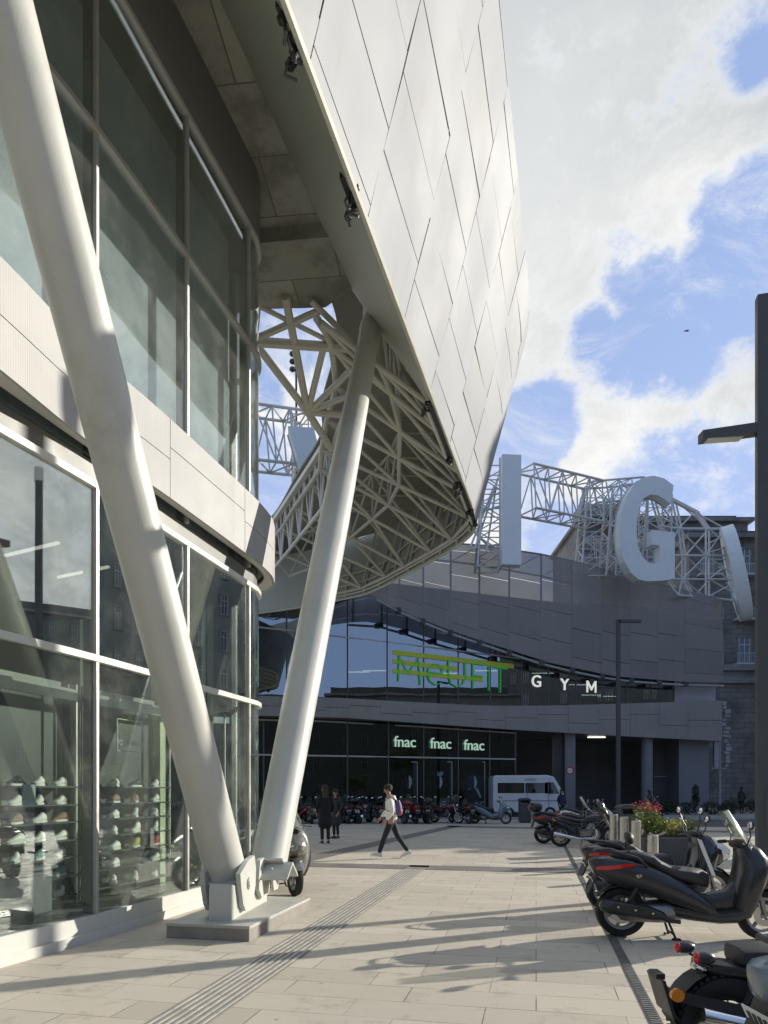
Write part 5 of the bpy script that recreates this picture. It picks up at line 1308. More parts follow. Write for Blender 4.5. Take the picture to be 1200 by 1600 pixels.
    hb = MB(); hb.tube([(.42 * k, -.36, 1.045), (.47 * k, -.2, 1.06), (.52 * k, 0, 1.04), (.47 * k, .2, 1.06), (.42 * k, .36, 1.045)], .014, 8); o = hb.build('handlebar', BLACKP, th, smooth=True)
    for s in (-1, 1):
        MB().tube([(.415 * k, s * .37, 1.044), (.45 * k, s * .25, 1.057)], .021, 8).build('grip', RUBBER, o, smooth=True)
        MB().tube([(.50 * k, s * .37, 1.05), (.505 * k, s * .22, 1.06)], .007, 6).build('brake_lever', STEEL, o)
        mirror(th, .50 * k, s * .24, 1.06, s, .17)
    MB().ball((.50 * k, 0, 1.045), (.10, .13, .055), 12, 8).build('dashboard', BLACKP, th, smooth=True)
    if windshield:
        ws = MB(); Hh = .42 if maxi else .30; rings = []
        for i in range(7):
            t = i / 6; hw = .185 * (1 - .55 * t ** 2.2); x = (.66 - .26 * t) * k; z_ = 1.0 + Hh * t
            rings.append([(x - .09 * (a / 1.0) ** 2, hw * a, z_ - .02 * a * a) for a in (-1, -.66, -.33, 0, .33, .66, 1)])
        ws.loft(rings, closed_ring=False)
        n_ = len(ws.v); ws.v += [(x - .006, y, z) for x, y, z in ws.v]; ws.f += [tuple(n_ + i for i in reversed(f)) for f in ws.f]
        ws.build('windscreen', CLEARP, th, smooth=True)
    st = MB()
    for s in (-1, 1): st.tube([(-.28 * k, s * .08, .24), (-.20 * k, s * .14, .015), (-.24 * k, s * .17, .012)], .014, 8)
    st.tube([(-.22 * k, -.14, .06), (-.22 * k, .14, .06)], .012, 6); st.box((-.19 * k, -.16, .012), (.07, .05, .02)); st.build('centre_stand', BLACKP, th)
    if box:
        bx = MB().box((-1.0 * k, 0, 1.10), (.38, .42, .28), None, .07).build('top_box', GBLACK, th, smooth=True, sharp=60); MB().box((-1.195 * k, 0, 1.10), (.02, .30, .06), None, .008).build('box_reflector', REDL, bx)
    if cover:
        # black leg apron hanging over the front shield
        cv = MB(); rings = []
        for i in range(9):
            t = i / 8; z_ = 1.0 - .78 * t; hw = .20 + .16 * math.sin(t * PI * .8); x = (.64 - .30 * t) * k
            rings.append([(x + .13 - .20 * a * a + .02 * math.sin(a * 9 + t * 5), hw * a * 1.05, z_ + .02 * math.cos(a * 7)) for a in [-1 + j * .2 for j in range(11)]])
        cv.loft(rings, closed_ring=False); n_ = len(cv.v); cv.v += [(x - .012, y, z) for x, y, z in cv.v]; cv.f += [tuple(n_ + i for i in reversed(f)) for f in cv.f]
        cv.build('leg_cover', cover, th, smooth=True)
    return th
def motorbike(label, tank, loc=(0, 0, 0), rz=0, group=None, fat=False, rim=None, box=False, screen=False, chrome=True, sc=1.0, name='motorbike', low=False):
    th = thing(name, label, 'motorbike', loc, group, world=False); th.rotation_euler = (0, 0, rz); th.scale = (sc,) * 3
    rim = rim or GREYM; w2 = .70; r = .30 if not fat else .285; wd_ = .13 if not fat else .17
    rt = wheel(th, 'rear_wheel', -w2, r, wd_ + .02, rim, 5 if not low else 12, 40, .30 if not fat else .42, tread=fat)
    wheel(th, 'front_wheel', w2 + .04, r, wd_ - .01, rim, 5 if not low else 12, 32, .26 if not fat else .4)
    # frame, engine
    fr = MB()
    for s in (-1, 1):
        fr.tube([(.48, s * .03, .86), (.30, s * .12, .62), (.12, s * .13, .30), (-.20, s * .13, .28), (-.26, s * .13, .55), (-.50, s * .11, .70)], .018, 8)
        fr.tube([(-.24, s * .12, .34), (-w2, s * .12, r)], .022, 8)
        fr.tube([(-w2, s * .13, r + .02), (-.50, s * .12, .70)], .016, 8)
    fr.build('frame', BLACKP, th, smooth=True)
    en = MB(); en.box((-.02, 0, .38), (.36, .26, .22), None, .03); en.tube([(.06, 0, .44), (.16, 0, .66)], .105, 14)
    for i in range(5): en.tube([(.075 + i * .02, 0, .48 + i * .035), (.08 + i * .02, 0, .49 + i * .035)], .125, 14)
    en.tube([(-.06, -.17, .38), (-.06, .17, .38)], .085, 16); en.build('engine', GREYM, th, smooth=True)
    body([(-.08, .70, .78, .07), (0.0, .66, .84, .12), (.14, .66, .91, .155), (.28, .68, .93, .15), (.40, .72, .90, .10), (.46, .76, .86, .05)], e=.85).build('fuel_tank', tank, th, smooth=True)
    if low:
        body([(-.66, .63, .67, .06), (-.64, .62, .72, .12), (-.52, .61, .735, .145), (-.34, .605, .72, .15), (-.24, .60, .70, .13), (-.10, .61, .74, .10), (-.04, .64, .74, .05)], e=.6).build('seat', SEATM, th, smooth=True)
        body([(-.86, .60, .645, .05), (-.78, .565, .645, .095), (-.60, .55, .625, .12), (-.40, .54, .61, .12), (-.2, .50, .60, .10)], e=.6).build('tail_unit', DBLACK, th, smooth=True)
    else:
        body([(-.74, .80, .86, .07), (-.62, .76, .87, .12), (-.42, .73, .84, .14), (-.25, .70, .79, .15), (-.08, .68, .77, .12), (.0, .68, .76, .06)], e=.7).build('seat', SEATM, th, smooth=True)
        body([(-.90, .80, .85, .04), (-.80, .72, .84, .10), (-.60, .66, .79, .13), (-.35, .58, .73, .13), (-.15, .55, .70, .10)], e=.7).build('tail_unit', tank, th, smooth=True)
    zt_ = .62 if low else .80; xt = -.90
    if low:
        MB().ball((-.83, 0, .60), (.05, .07, .04), 10, 7).build('tail_light', CHROME, th, smooth=True)
        arm = MB()
        arm.slab([(-.36, -.165, .36), (-1.02, -.165, .50), (-1.04, -.165, .45), (-.38, -.165, .28)], (0, .02, 0)); arm.tube([(-1.04, -.16, .48), (-1.04, .1, .48)], .02, 8)
        arm.slab([(-1.01, -.12, .34), (-1.01, .12, .34), (-1.07, .12, .545), (-1.07, -.12, .545)], (-.02, 0, 0)); arm.box((-1.075, 0, .553), (.05, .12, .03)); arm.build('plate_bracket', BLACKP, th)
        fl = MB(); fl.loft([[(-w2 + math.cos(a) * rr, y, r + math.sin(a) * rr) for rr, y in ((r + .03, -.09), (r + .045, 0), (r + .03, .09), (r + .02, 0))] for a in [math.radians(115 + i * 12) for i in range(6)]]); fl.build('plate_guard', BLACKP, th, smooth=True)
        MB().tube([(-1.03, -.19, .485), (-1.03, -.16, .485)], .036, 18).build('side_reflector', AMBER, th)
        for s in (-1, 1):
            o = MB().ball((-.86, s * .13, .675), (.062, .036, .036), 12, 8).build('indicator', DBLACK, th, smooth=True); MB().ball((-.905, s * .13, .675), (.020, .033, .033), 10, 7).build('lens', REDL, o, smooth=True)
            MB().tube([(-.84, s * .13, .645), (-.80, s * .09, .62)], .009, 6).build('indicator_stalk', BLACKP, o)
    else:
        MB().ball((xt, 0, zt_), (.035, .075, .035), 10, 7).build('tail_light', REDL, th, smooth=True)
        MB().slab([(xt + .02, -.06, zt_ - .05), (xt + .02, .06, zt_ - .05), (xt - .10, .05, .54), (xt - .10, -.05, .54)], (.015, 0, 0)).build('rear_mudguard', BLACKP, th)
        plate_(th, xt - .10, .60, .3)
        for s in (-1, 1): MB().ball((xt + .02, s * .16, zt_ - .05), (.03, .035, .022), 8, 6).build('indicator', AMBER, th, smooth=True)
    ex = MB().tube([(.18, -.06, .58), (.30, -.12, .42), (.22, -.17, .26), (-.2, -.19, .24), (-.45, -.20, .28), (-.92, -.21, .38)], [.022, .022, .024, .03, .055, .06], 12); ex.build('exhaust', CHROME if chrome else DBLACK, th, smooth=True)
    fk = MB()
    for s in (-1, 1): fk.tube([(w2 + .04, s * .085, r), (.50, s * .085, .93)], .022, 8)
    fk.box((.52, 0, .86), (.07, .22, .03)); fk.build('fork', STEEL, th, smooth=True)
    MB().loft([[(w2 + .04 + math.cos(a) * rr, y, r + math.sin(a) * rr) for rr, y in ((r + .02, -.07), (r + .04, 0), (r + .02, .07), (r + .005, 0))] for a in [math.radians(40 + i * 15) for i in range(8)]]).build('front_mudguard', tank, th, smooth=True)
    h = MB(); h.ball((.60, 0, .86), (.09, .095, .095), 14, 9); ho = h.build('headlight', BLACKP, th, smooth=True); MB().ball((.655, 0, .86), (.045, .08, .08), 14, 8).build('headlight_glass', CHROME, ho, smooth=True)
    hb = MB(); hb.tube([(.30, -.38, 1.0), (.38, -.22, 1.02), (.48, -.06, .95), (.48, .06, .95), (.38, .22, 1.02), (.30, .38, 1.0)], .013, 8); hb.ball((.50, 0, .99), (.05, .09, .04), 10, 6); hbo = hb.build('handlebar', BLACKP, th, smooth=True)
    for s in (-1, 1):
        MB().tube([(.30, s * .38, 1.0), (.345, s * .28, 1.013)], .019, 8).build('grip', RUBBER, hbo, smooth=True); mirror(th, .40, s * .22, 1.02, s, .17, BLACKP)
    if screen:
        ws = MB(); rings = [[(.66 - .16 * t - .07 * a * a, .15 * a * (1 - .3 * t), .93 + .33 * t) for a in (-1, -.5, 0, .5, 1)] for t in (0, .33, .66, 1)]; ws.loft(rings, closed_ring=False); n_ = len(ws.v); ws.v += [(x - .006, y, z) for x, y, z in ws.v]; ws.f += [tuple(n_ + i for i in reversed(f)) for f in ws.f]; ws.build('windscreen', CLEARP, th, smooth=True)
    if box:
        bx = MB().box((-.86, 0, 1.02), (.34, .40, .26), None, .08).build('top_box', GBLACK, th, smooth=True, sharp=60); MB().box((-1.035, 0, 1.0), (.02, .32, .10), None, .008).build('box_reflector', REDL, bx)
    st = MB().tube([(-.05, .10, .26), (-.10, .26, .012)], .012, 6); st.box((-.10, .27, .008), (.06, .05, .014)); st.build('side_stand', BLACKP, th)
    return th
# A: black maxi scooter, B: naked white and black bike behind it, C: cropped bobber, D: cropped blue-grey scooter
def put(th, cx, cy, rz, z=0.0): th.location = (cx, cy, z); th.rotation_euler = (0, 0, rz)
A_ = scooter('large matt black scooter parked side-on at the right, red tail stripe and tall clear screen', DBLACK, DBLACK, True, sc=.98)
put(A_, 3.33, 7.50, -.13)
bg = MB().box((-.60, -.222, .70), (.06, .008, .022), Matrix.Rotation(.2, 3, 'Y')); bg.box((-.60, -.222, .70), (.022, .008, .05), Matrix.Rotation(.9, 3, 'Y')); bg.build('side_emblem', CHROME, A_)
bk = MB(); bk.ball((-.66, 0, 1.10), (.05, .10, .075), 12, 8, Matrix.Rotation(-.3, 3, 'Y')); bk.tube([(-.68, -.08, .93), (-.68, -.06, 1.06)], .012, 6); bk.tube([(-.68, .08, .93), (-.68, .06, 1.06)], .012, 6); bk.build('back_rest', SEATM, A_, smooth=True)
B_ = scooter('white-fronted black scooter parked just behind the large matt black one, mirrors raised', GBLACK, DBLACK, True, windshield=False, sc=.97)
put(B_, 3.70, 9.30, .05)
body([(.58, .62, 1.02, .17), (.70, .60, 1.0, .20), (.86, .64, .93, .16), (.98, .70, .84, .07)]).build('white_cowl', WHB, B_, smooth=True)
MB().loft([[(.40 + .22 * t, y, 1.0 - .55 * t) for y in (-.285, -.27)] + [(.46 + .22 * t, y, .98 - .55 * t) for y in (-.27, -.285)] for t in (0, .3, .6, .9)]).build('side_trim', WHB, B_)
for s in (-1, 1): mirror(B_, .44, s * .20, 1.08, s, .26)
C_ = motorbike('black low motorbike cut off at the lower right corner, fat tyre and amber side reflector', GBLACK, fat=True, low=True, rim=DBLACK)
put(C_, 2.63, 3.92, -.02)
D_ = scooter('blue-grey scooter tail poking into the lowest right corner of the photo', BLUEG, DBLACK, True)
put(D_, 2.66, 2.98, .05)
# G: silver scooter behind the foot of the columns, facing the viewer
G_ = scooter('silver scooter with black leg apron half hidden behind the column foot', SILV, DBLACK, True, cover=M('black apron cloth', (.015, .015, .017), .6, 0, .2, 6, .4, 20))
put(G_, -1.66, 11.2, -1.15)
# E: group parked near the bollards
E_ = [
 (motorbike, dict(label='black motorbike with chrome exhaust, nearest of the group left of the bollards', tank=GBLACK, screen=True), 5.72, 19.6, -.12),
 (scooter, dict(label='dark scooter with a red-marked top box, leftmost of the group by the drain', main=GBLACK, box=True, maxi=True), 5.55, 20.8, -.05),
 (motorbike, dict(label='red-tanked motorbike in the middle of the group by the bollards', tank=REDB, box=False), 6.4, 21.9, -.1),
 (motorbike, dict(label='silver-tanked motorbike with a small screen behind the red one', tank=SILV, screen=True), 6.7, 23.1, -.02),
 (scooter, dict(label='white scooter with clear screen near the back of the bollard group', main=WHB, maxi=False), 7.2, 24.4, -.1),
 (motorbike, dict(label='black motorbike at the back of the bollard group', tank=GBLACK, chrome=False), 7.3, 25.7, 0),
 (scooter, dict(label='low black scooter tucked at the back right of the bollard group', main=DBLACK, maxi=False), 9.2, 25.0, .1)]
for fn, kw, x, y, rz in E_:
    t = fn(group='motorbikes parked by the bollards', **kw); put(t, x, y, rz)
# F: row in front of the shop windows
FR_ = [(466, 33.6, 'scooter', dict(main=REDB, maxi=False), 'red scooter left of the couple, first in the far row', -2.2),
 (506, 34.0, 'motorbike', dict(tank=GBLACK), 'black motorbike behind the couple in the far row', 1.9),
 (541, 33.8, 'scooter', dict(main=DBLACK, maxi=True), 'dark scooter just right of the couple in the far row', 1.75),
 (568, 33.9, 'motorbike', dict(tank=SILV), 'grey-tanked motorbike left of the walking man in the far row', 1.3),
 (622, 33.6, 'motorbike', dict(tank=GBLACK, box=True), 'motorbike with top box just right of the walking man in the far row', 2.0),
 (642, 33.8, 'scooter', dict(main=REDB, maxi=True), 'dark red scooter under the first framed poster', 1.85),
 (669, 33.7, 'scooter', dict(main=GBLACK, maxi=False, box=True), 'small black scooter with top box below the poster gap', 1.5),
 (697, 33.9, 'motorbike', dict(tank=REDB, rim=WHB), 'motorbike with white spoked wheel below the middle poster', -.7),
 (719, 33.7, 'scooter', dict(main=GBLACK, maxi=True), 'black scooter showing its plate below the right poster', 2.05),
 (484, 33.5, 'scooter', dict(main=GBLACK, maxi=False), 'small black scooter just left of the couple in the far row', 1.8),
 (526, 34.2, 'motorbike', dict(tank=GBLACK, screen=True), 'black motorbike with screen hidden behind the second coat in the far row', 2.1),
 (555, 34.6, 'scooter', dict(main=GBLACK, maxi=False, box=True), 'small black scooter with a box between two dark motorbikes of the far row', 1.6),
 (586, 34.1, 'motorbike', dict(tank=GBLACK), 'black motorbike directly behind the walking man in the far row', 1.9),
 (608, 34.4, 'scooter', dict(main=DBLACK, maxi=True), 'dark scooter showing past the backpack in the far row', 1.7),
 (656, 34.5, 'motorbike', dict(tank=GBLACK), 'black motorbike behind the dark red scooter of the far row', 1.95),
 (766, 33.2, 'scooter', dict(main=BLUEG, maxi=True), 'grey maxi scooter with tall screen, last on the right of the far row', -.35)]
for px, Y, kind, kw, lab, rz in FR_:
    t = (scooter if kind == 'scooter' else motorbike)(label=lab, group='motorbikes parked before the shop windows', **kw); put(t, (px - 600) / F0 * Y, Y, rz)
t = scooter('red scooter parked by the planter in front of the loading bay', REDB, maxi=True); put(t, 13.4, 35.5, .2)
# ================================================================== people
SKINM = M('skin', (.42, .25, .17), .5, 0, .08, 6); HAIRM = M('dark hair', (.022, .016, .012), .6, 0, .3, 30, .5, 200)
def skin_mesh(name, chains, mat_, parent, sub=2):
    """chains: list of lists of (x,y,z,r); points that coincide are shared, so the result is one surface."""
    vs = []; rs = []; es = []
    def idx(p):
        for i, v in enumerate(vs):
            if (Vector(v) - Vector(p[:3])).length < 1e-5: return i
        vs.append(p[:3]); rs.append(p[3]); return len(vs) - 1
    for ch in chains:
        ii = [idx(p) for p in ch]
        for a, b_ in zip(ii, ii[1:]):
            if a != b_: es.append((a, b_))
    me = bpy.data.meshes.new(name); me.from_pydata(vs, es, []); o = bpy.data.objects.new(name, me); COL.objects.link(o)
    o.modifiers.new('s', 'SKIN'); sv = me.skin_vertices[0].data
    for i, r in enumerate(rs):
        r = r if isinstance(r, tuple) else (r, r); sv[i].radius = r; sv[i].use_root = (i == 0)
    m = o.modifiers.new('u', 'SUBSURF'); m.levels = sub; m.render_levels = sub
    bpy.context.view_layer.update()
    nm = bpy.data.meshes.new_from_object(o.evaluated_get(bpy.context.evaluated_depsgraph_get()))
    bpy.data.objects.remove(o); nm.materials.clear(); nm.materials.append(mat_); nm.polygons.foreach_set('use_smooth', [True] * len(nm.polygons)); nm.name = name
    q = bpy.data.objects.new(name, nm); COL.objects.link(q); q.parent = parent; return q
def hand(w_, d, side, r=.0085):
    """palm and five curled fingers continuing from wrist w_ along d (down the forearm)."""
    w_ = Vector(w_); d = Vector(d).normalized(); s_ = Vector((0, 1, 0)); f_ = d.cross(s_).normalized()
    palm = w_ + d * .05; ch = [[(*w_, .022), (*palm, .026)]]
    for i, (o_, L) in enumerate(((-.030, .072), (-.010, .082), (.010, .078), (.028, .062))):
        b_ = palm + f_ * o_ + d * .03; m_ = b_ + d * L * .5 + s_ * (-side * .010); e = b_ + d * L * .85 + s_ * (-side * .034)
        ch.append([(*palm, .026), (*b_, r), (*m_, r * .95), (*e, r * .8)])
    b_ = w_ + d * .03 + f_ * .035; ch.append([(*palm, .026), (*b_, r * 1.1), (*(b_ + d * .035 + s_ * (-side * .015)), r)])
    return ch
def head_chain(nk, hd, face):
    """neck, skull and nose; face is the facing direction."""
    f_ = Vector(face).normalized(); nk = Vector(nk); hd = Vector(hd); jaw = hd + f_ * .045 + Vector((0, 0, -.055))
    nose = hd + f_ * .088 + Vector((0, 0, -.012))
    return [[(*nk, .055), (*(nk.lerp(hd, .45)), .052), (*hd, (.076, .088)), (*(hd + Vector((0, 0, .055))), (.064, .078))], [(*hd, (.076, .088)), (*jaw, .042)], [(*hd, (.076, .088)), (*nose, .013)]]
def face_bits(par, hd, face):
    f_ = Vector(face).normalized(); s_ = Vector((-f_.y, f_.x, 0)); hd = Vector(hd)
    for k in (-1, 1):
        MB().ball(hd + f_ * .078 + s_ * (k * .032) + Vector((0, 0, .004)), .012, 8, 6).build('eye', BLACKP, par)
        MB().ball(hd + s_ * (k * .084) + Vector((0, 0, -.008)), (.018, .018, .032), 8, 6).build('ear', SKINM, par, smooth=True)
    MB().box(hd + f_ * .084 + Vector((0, 0, -.06)), (.012, .04, .01), Matrix.Rotation(math.atan2(f_.y, f_.x), 3, 'Z')).build('mouth', M('lips', (.3, .12, .09), .5) if 'lips' not in bpy.data.materials else bpy.data.materials['lips'], par)
def hair_cap(par, hd, face, long_=False, mat_=None):
    f_ = Vector(face).normalized(); hd = Vector(hd); m_ = MB()
    m_.ball(hd - f_ * .022 + Vector((0, 0, .042)), (.098, .098, .092), 14, 9)
    for k in range(40):
        a = random.uniform(0, 2 * PI); e = random.uniform(.1, 1.3); d = Vector((math.cos(a) * math.cos(e), math.sin(a) * math.cos(e), math.sin(e)))
        m_.ball(hd - f_ * .02 + Vector((0, 0, .04)) + d * .088, (.026, .026, .02), 6, 4)
    if long_: m_.loft([zr for zr in ([(hd.x - f_.x * (.05 + .01 * i) + .075 * math.cos(t), hd.y - f_.y * (.05 + .01 * i) + .09 * math.sin(t), hd.z + .03 - .07 * i) for t in [k * PI / 5 for k in range(10)]] for i in range(5))])
    m_.build('hair', mat_ or HAIRM, par, smooth=True)
def shoe_(par, heel, dirx, mat_, up=0.0, L=.28):
    d = Vector(dirx).normalized(); s_ = Vector((-d.y, d.x, 0)).normalized(); u = d.cross(s_) * -1; u = u if u.z > 0 else -u; rings = []
    for x, z1, hw in ((-.05, .08, .025), (-.03, .11, .038), (.04, .115, .042), (.10, .085, .045), (.17, .065, .048), (.215, .04, .035), (.235, .02, .012)):
        c = Vector(heel) + d * (x * L / .28); rings.append([tuple(c + s_ * (hw * math.cos(a)) + u * (z1 / 2 + z1 / 2 * math.sin(a))) for a in [k * PI / 5 for k in range(10)]])
    MB().loft(rings).build('shoe', mat_, par, smooth=True)
    MB().slab([Vector(heel) + d * x + s_ * y for x, y in ((-.055, -.035), (.20, -.045), (.24, 0), (.20, .045), (-.055, .035))], u * .022).build('shoe_sole', SOLE, par)
# walking man, heading to the left of the picture (-x), seen from his left side
HOOD = M('cream hooded top', (.82, .80, .72), .85, 0, .06, 3, .3, 50); TROU = M('black trousers', (.020, .020, .022), .8, 0, .2, 5, .3, 60)
mp_ = G(612, 1341); WM = thing('person', 'person in a cream hooded top and black trousers striding left with a purple backpack', 'person', (mp_.x, mp_.y, 0), world=False)
F_ = (-1, -.12, 0)
pel = (0, 0, .93); ch = (-.03, 0, 1.18); nk = (-.06, 0, 1.43); hd = (-.10, 0, 1.61)
shL, shR = (-.05, -.18, 1.38), (-.05, .18, 1.38)
hipL, hipR = (0, -.09, .90), (0, .09, .90)
knL, knR = (-.17, -.09, .50), (.14, .09, .52)
anL, anR = (-.30, -.09, .105), (.40, .10, .14)
elL, elR = (.02, -.23, 1.11), (-.10, .23, 1.12)
wrL, wrR = (-.14, -.25, .90), (-.26, .20, .95)
chains = [[(*pel, (.12, .10)), (*ch, (.125, .10)), (*nk, .06)]] + head_chain(nk, hd, F_)
for sh, el, wr, s in ((shL, elL, wrL, -1), (shR, elR, wrR, 1)):
    chains.append([(*ch, (.125, .10)), (*sh, .05), (*el, .036), (*wr, .022)]); chains += hand(wr, Vector(wr) - Vector(el), s)
for hp, kn, an in ((hipL, knL, anL), (hipR, knR, anR)): chains.append([(*pel, (.12, .10)), (*hp, .085), (*kn, .052), (*an, .034)])
bd_ = skin_mesh('body', chains, SKINM, WM); face_bits(bd_, hd, F_); hair_cap(WM, hd, F_)
wl = Vector(wrL) - Vector(elL); wr_ = Vector(wrR) - Vector(elR)
skin_mesh('hooded_top', [[(0, 0, .86, (.155, .125)), (0, 0, 1.02, (.15, .125)), (*ch, (.155, .13)), (-.05, 0, 1.36, (.12, .11)), (-.03, 0, 1.45, (.088, .088))], [(*ch, (.155, .13)), (*shL, .078), (*elL, .058), (*(Vector(elL) + wl * .93), .038)], [(*ch, (.155, .13)), (*shR, .078), (*elR, .058), (*(Vector(elR) + wr_ * .93), .038)]], HOOD, WM)
MB().loft([[(.02 + .10 * c_ * (1 - .12 * i), .105 * s2, 1.40 + .032 * i - .02 * c_) for c_, s2 in [(math.cos(t), math.sin(t)) for t in [k * PI / 6 for k in range(12)]]] for i in range(4)]).build('hood', HOOD, WM, smooth=True)
skin_mesh('trousers', [[(0, 0, .95, (.125, .105)), (*pel, (.13, .11))], [(*pel, (.13, .11)), (*hipL, .10), (*knL, .07), (*(Vector(anL) + Vector((0, 0, .02))), .052)], [(*pel, (.13, .11)), (*hipR, .10), (*knR, .07), (*(Vector(anR) + Vector((-.01, 0, .02))), .052)]], TROU, WM)
SHW = M('white trainers', (.68, .68, .66), .5, 0, .05, 10)
shoe_(WM, (anL[0] + .02, anL[1], .045), (-1, 0, .16), SHW); shoe_(WM, (anR[0] + .03, anR[1], .085), (-1, 0, -.36), SHW)
bp_ = thing('backpack', 'purple and red drawstring backpack on the back of the striding person', 'backpack', (mp_.x, mp_.y, 0), world=False)
MB().loft([[(.16 + .085 * math.cos(t) * s3, .13 * math.sin(t) * s3, z) for t in [k * PI / 7 for k in range(14)]] for z, s3 in ((1.0, .25), (1.03, .8), (1.12, 1.05), (1.22, 1.0), (1.30, .7), (1.37, .3))]).build('bag', M('purple nylon', (.10, .05, .20), .6, 0, .5, 12), bp_, smooth=True)
MB().loft([[(.175 + .085 * math.cos(t) * s3, .125 * math.sin(t) * s3, z) for t in [k * PI / 7 for k in range(14)]] for z, s3 in ((1.005, .35), (1.04, .85), (1.12, 1.07), (1.15, 1.0))]).build('bag_patch', M('coral nylon', (.42, .10, .12), .6, 0, .3, 8), bp_, smooth=True)
for s in (-1, 1): MB().tube([(.12, s * .09, 1.36), (-.02, s * .15, 1.46), (-.17, s * .13, 1.34), (-.15, s * .15, 1.15), (.10, s * .12, 1.05)], .010, 6).build('strap', BLACKP, bp_)
# two people in long dark coats near the column
def standing(label, loc, rz, coat, hairc, scale=1.0, long_coat=True, bag=None, tr=None, hl=True):
    th = thing('person', label, 'person', loc, world=False); th.rotation_euler = (0, 0, rz); th.scale = (scale,) * 3
    F = (1, 0, 0); pel = (0, 0, .90); ch = (0, 0, 1.18); nk = (.0, 0, 1.42); hd = (.03, 0, 1.58)
    c = [[(*pel, (.10, .13)), (*ch, (.095, .13)), (*nk, .055)]] + head_chain(nk, hd, F); sl_ = []
    for s in (-1, 1):
        sh, el, wr = (0, s * .17, 1.36), (-.03, s * .23, 1.10), (.10, s * .22, .90)
        c.append([(*ch, (.095, .13)), (*sh, .045), (*el, .034), (*wr, .021)]); c += hand(wr, Vector(wr) - Vector(el), s)
        c.append([(*pel, (.10, .13)), (0, s * .09, .86, .08), (.01, s * .09, .48, .05), (-.01, s * .09, .09, .034)]); sl_.append([(*ch, (.12, .155)), (*sh, .07), (*el, .055), (wr[0] - .01, wr[1], wr[2] + .02, .042)])
    b_ = skin_mesh('body', c, SKINM, th); face_bits(b_, hd, F); hair_cap(th, hd, F, hl, hairc)
    lo = .42 if long_coat else .80
    skin_mesh('coat', [[(0, 0, lo, (.20, .25)), (0, 0, (lo + .9) / 2, (.175, .22)), (0, 0, .98, (.14, .175)), (*ch, (.12, .155)), (0, 0, 1.36, (.10, .13)), (-.01, 0, 1.43, (.07, .075))]] + sl_, coat, th)
    skin_mesh('trousers', [[(0, 0, .90, (.10, .13)), (0, s * .09, .84, .085), (.01, s * .09, .48, .062), (-.01, s * .09, .12, .05)] for s in (-1, 1)], tr or TROU, th)
    for s in (-1, 1): shoe_(th, (-.03, s * .09, .0), (1, s * .1, 0), BLACKP)
    return th
COATB = M('black wool coat', (.014, .014, .016), .9, 0, .25, 5, .3, 40); COATG = M('charcoal coat', (.035, .036, .042), .9, 0, .2, 5, .3, 40); BRH = M('brown hair', (.045, .022, .012), .6, 0, .3, 30, .4, 120)
q = G(508, 1319); standing('person in a long black coat standing with their back turned beside the column', q, 1.9, COATB, BRH, 1.03)
q = G(526, 1312); standing('person in a charcoal coat mostly hidden behind the long black coat', (q.x - .05, q.y + .35, 0), -2.3, COATG, HAIRM, .96, True)
q = (10.6, 31.8, 0); standing('person in a dark navy jacket behind the group of parked motorbikes, beside the van', (9.1, 35.4, 0), -1.2, M('navy jacket', (.02, .025, .05), .8, 0, .2, 5), HAIRM, .98, False)
standing('person in a dark top and pale trousers sitting on the planter edge height by the round post', (14.2, 37.0, .0), 2.4, COATG, HAIRM, .95, False, tr=M('pale trousers', (.4, .38, .34), .8))
bpy.data.objects[[o.name for o in bpy.data.objects if o.get('label', '').startswith('person in a dark top')][0]]['label'] = 'person in a dark top and pale trousers near the round grey post'
q = P(1159, 1270, 43.5); standing('distant person in a dark jacket on the pavement before the old stone wall', (q.x, 43.5, .12), .5, M('brown jacket', (.045, .04, .035), .8, 0, .2, 5), HAIRM, 1.0, False)

# ================================================================== van
VANM = M('van white paint', (.60, .62, .64), .3, 0, .04, 1, coat=.5, grime=.15); VG = M('van glass', (.012, .014, .018), .08, 0, .1, 1, spec=.9)
vx0, vx1 = (800 - 600) / F0 * 40 - 1.3, (874 - 600) / F0 * 40; VY = 39.6; VL = vx1 - vx0
VN = thing('parked_van', 'white minibus parked in front of the dark loading bay', 'van', ((vx0 + vx1) / 2, VY, 0))
ox = vx0
prof = [(0, .38), (0, 2.30), (.10, 2.44), (VL - 1.0, 2.46), (VL - .62, 2.36), (VL - .25, 1.72), (VL - .08, 1.45), (VL, 1.15), (VL, .45), (VL - .1, .35)]
W_ = 1.85
mb = MB(); mb.slab([(ox + x, VY - W_ / 2, z) for x, z in prof], (0, W_, 0)); bo = mb.build('body', VANM, VN)
bv = bo.modifiers.new('b', 'BEVEL'); bv.width = .07; bv.segments = 3
for x0_, x1_ in ((.25, 1.75), (1.80, 3.05)):
    MB().slab([(ox + x0_, VY - W_ / 2 - .012, 1.45), (ox + x1_, VY - W_ / 2 - .012, 1.45), (ox + x1_, VY - W_ / 2 - .012, 2.02), (ox + x0_, VY - W_ / 2 - .012, 2.02)], (0, .02, 0)).build('side_window', VG, VN)
MB().slab([(ox + VL - 1.15, VY - W_ / 2 - .012, 1.42), (ox + VL - .34, VY - W_ / 2 - .012, 1.42), (ox + VL - .66, VY - W_ / 2 - .012, 2.05), (ox + VL - 1.15, VY - W_ / 2 - .012, 2.05)], (0, .02, 0)).build('cab_window', VG, VN)
MB().slab([(ox + VL - .20, VY - .80, 1.68), (ox + VL - .20, VY + .80, 1.68), (ox + VL - .57, VY + .74, 2.30), (ox + VL - .57, VY - .74, 2.30)], (.03, 0, .02)).build('windscreen', VG, VN)
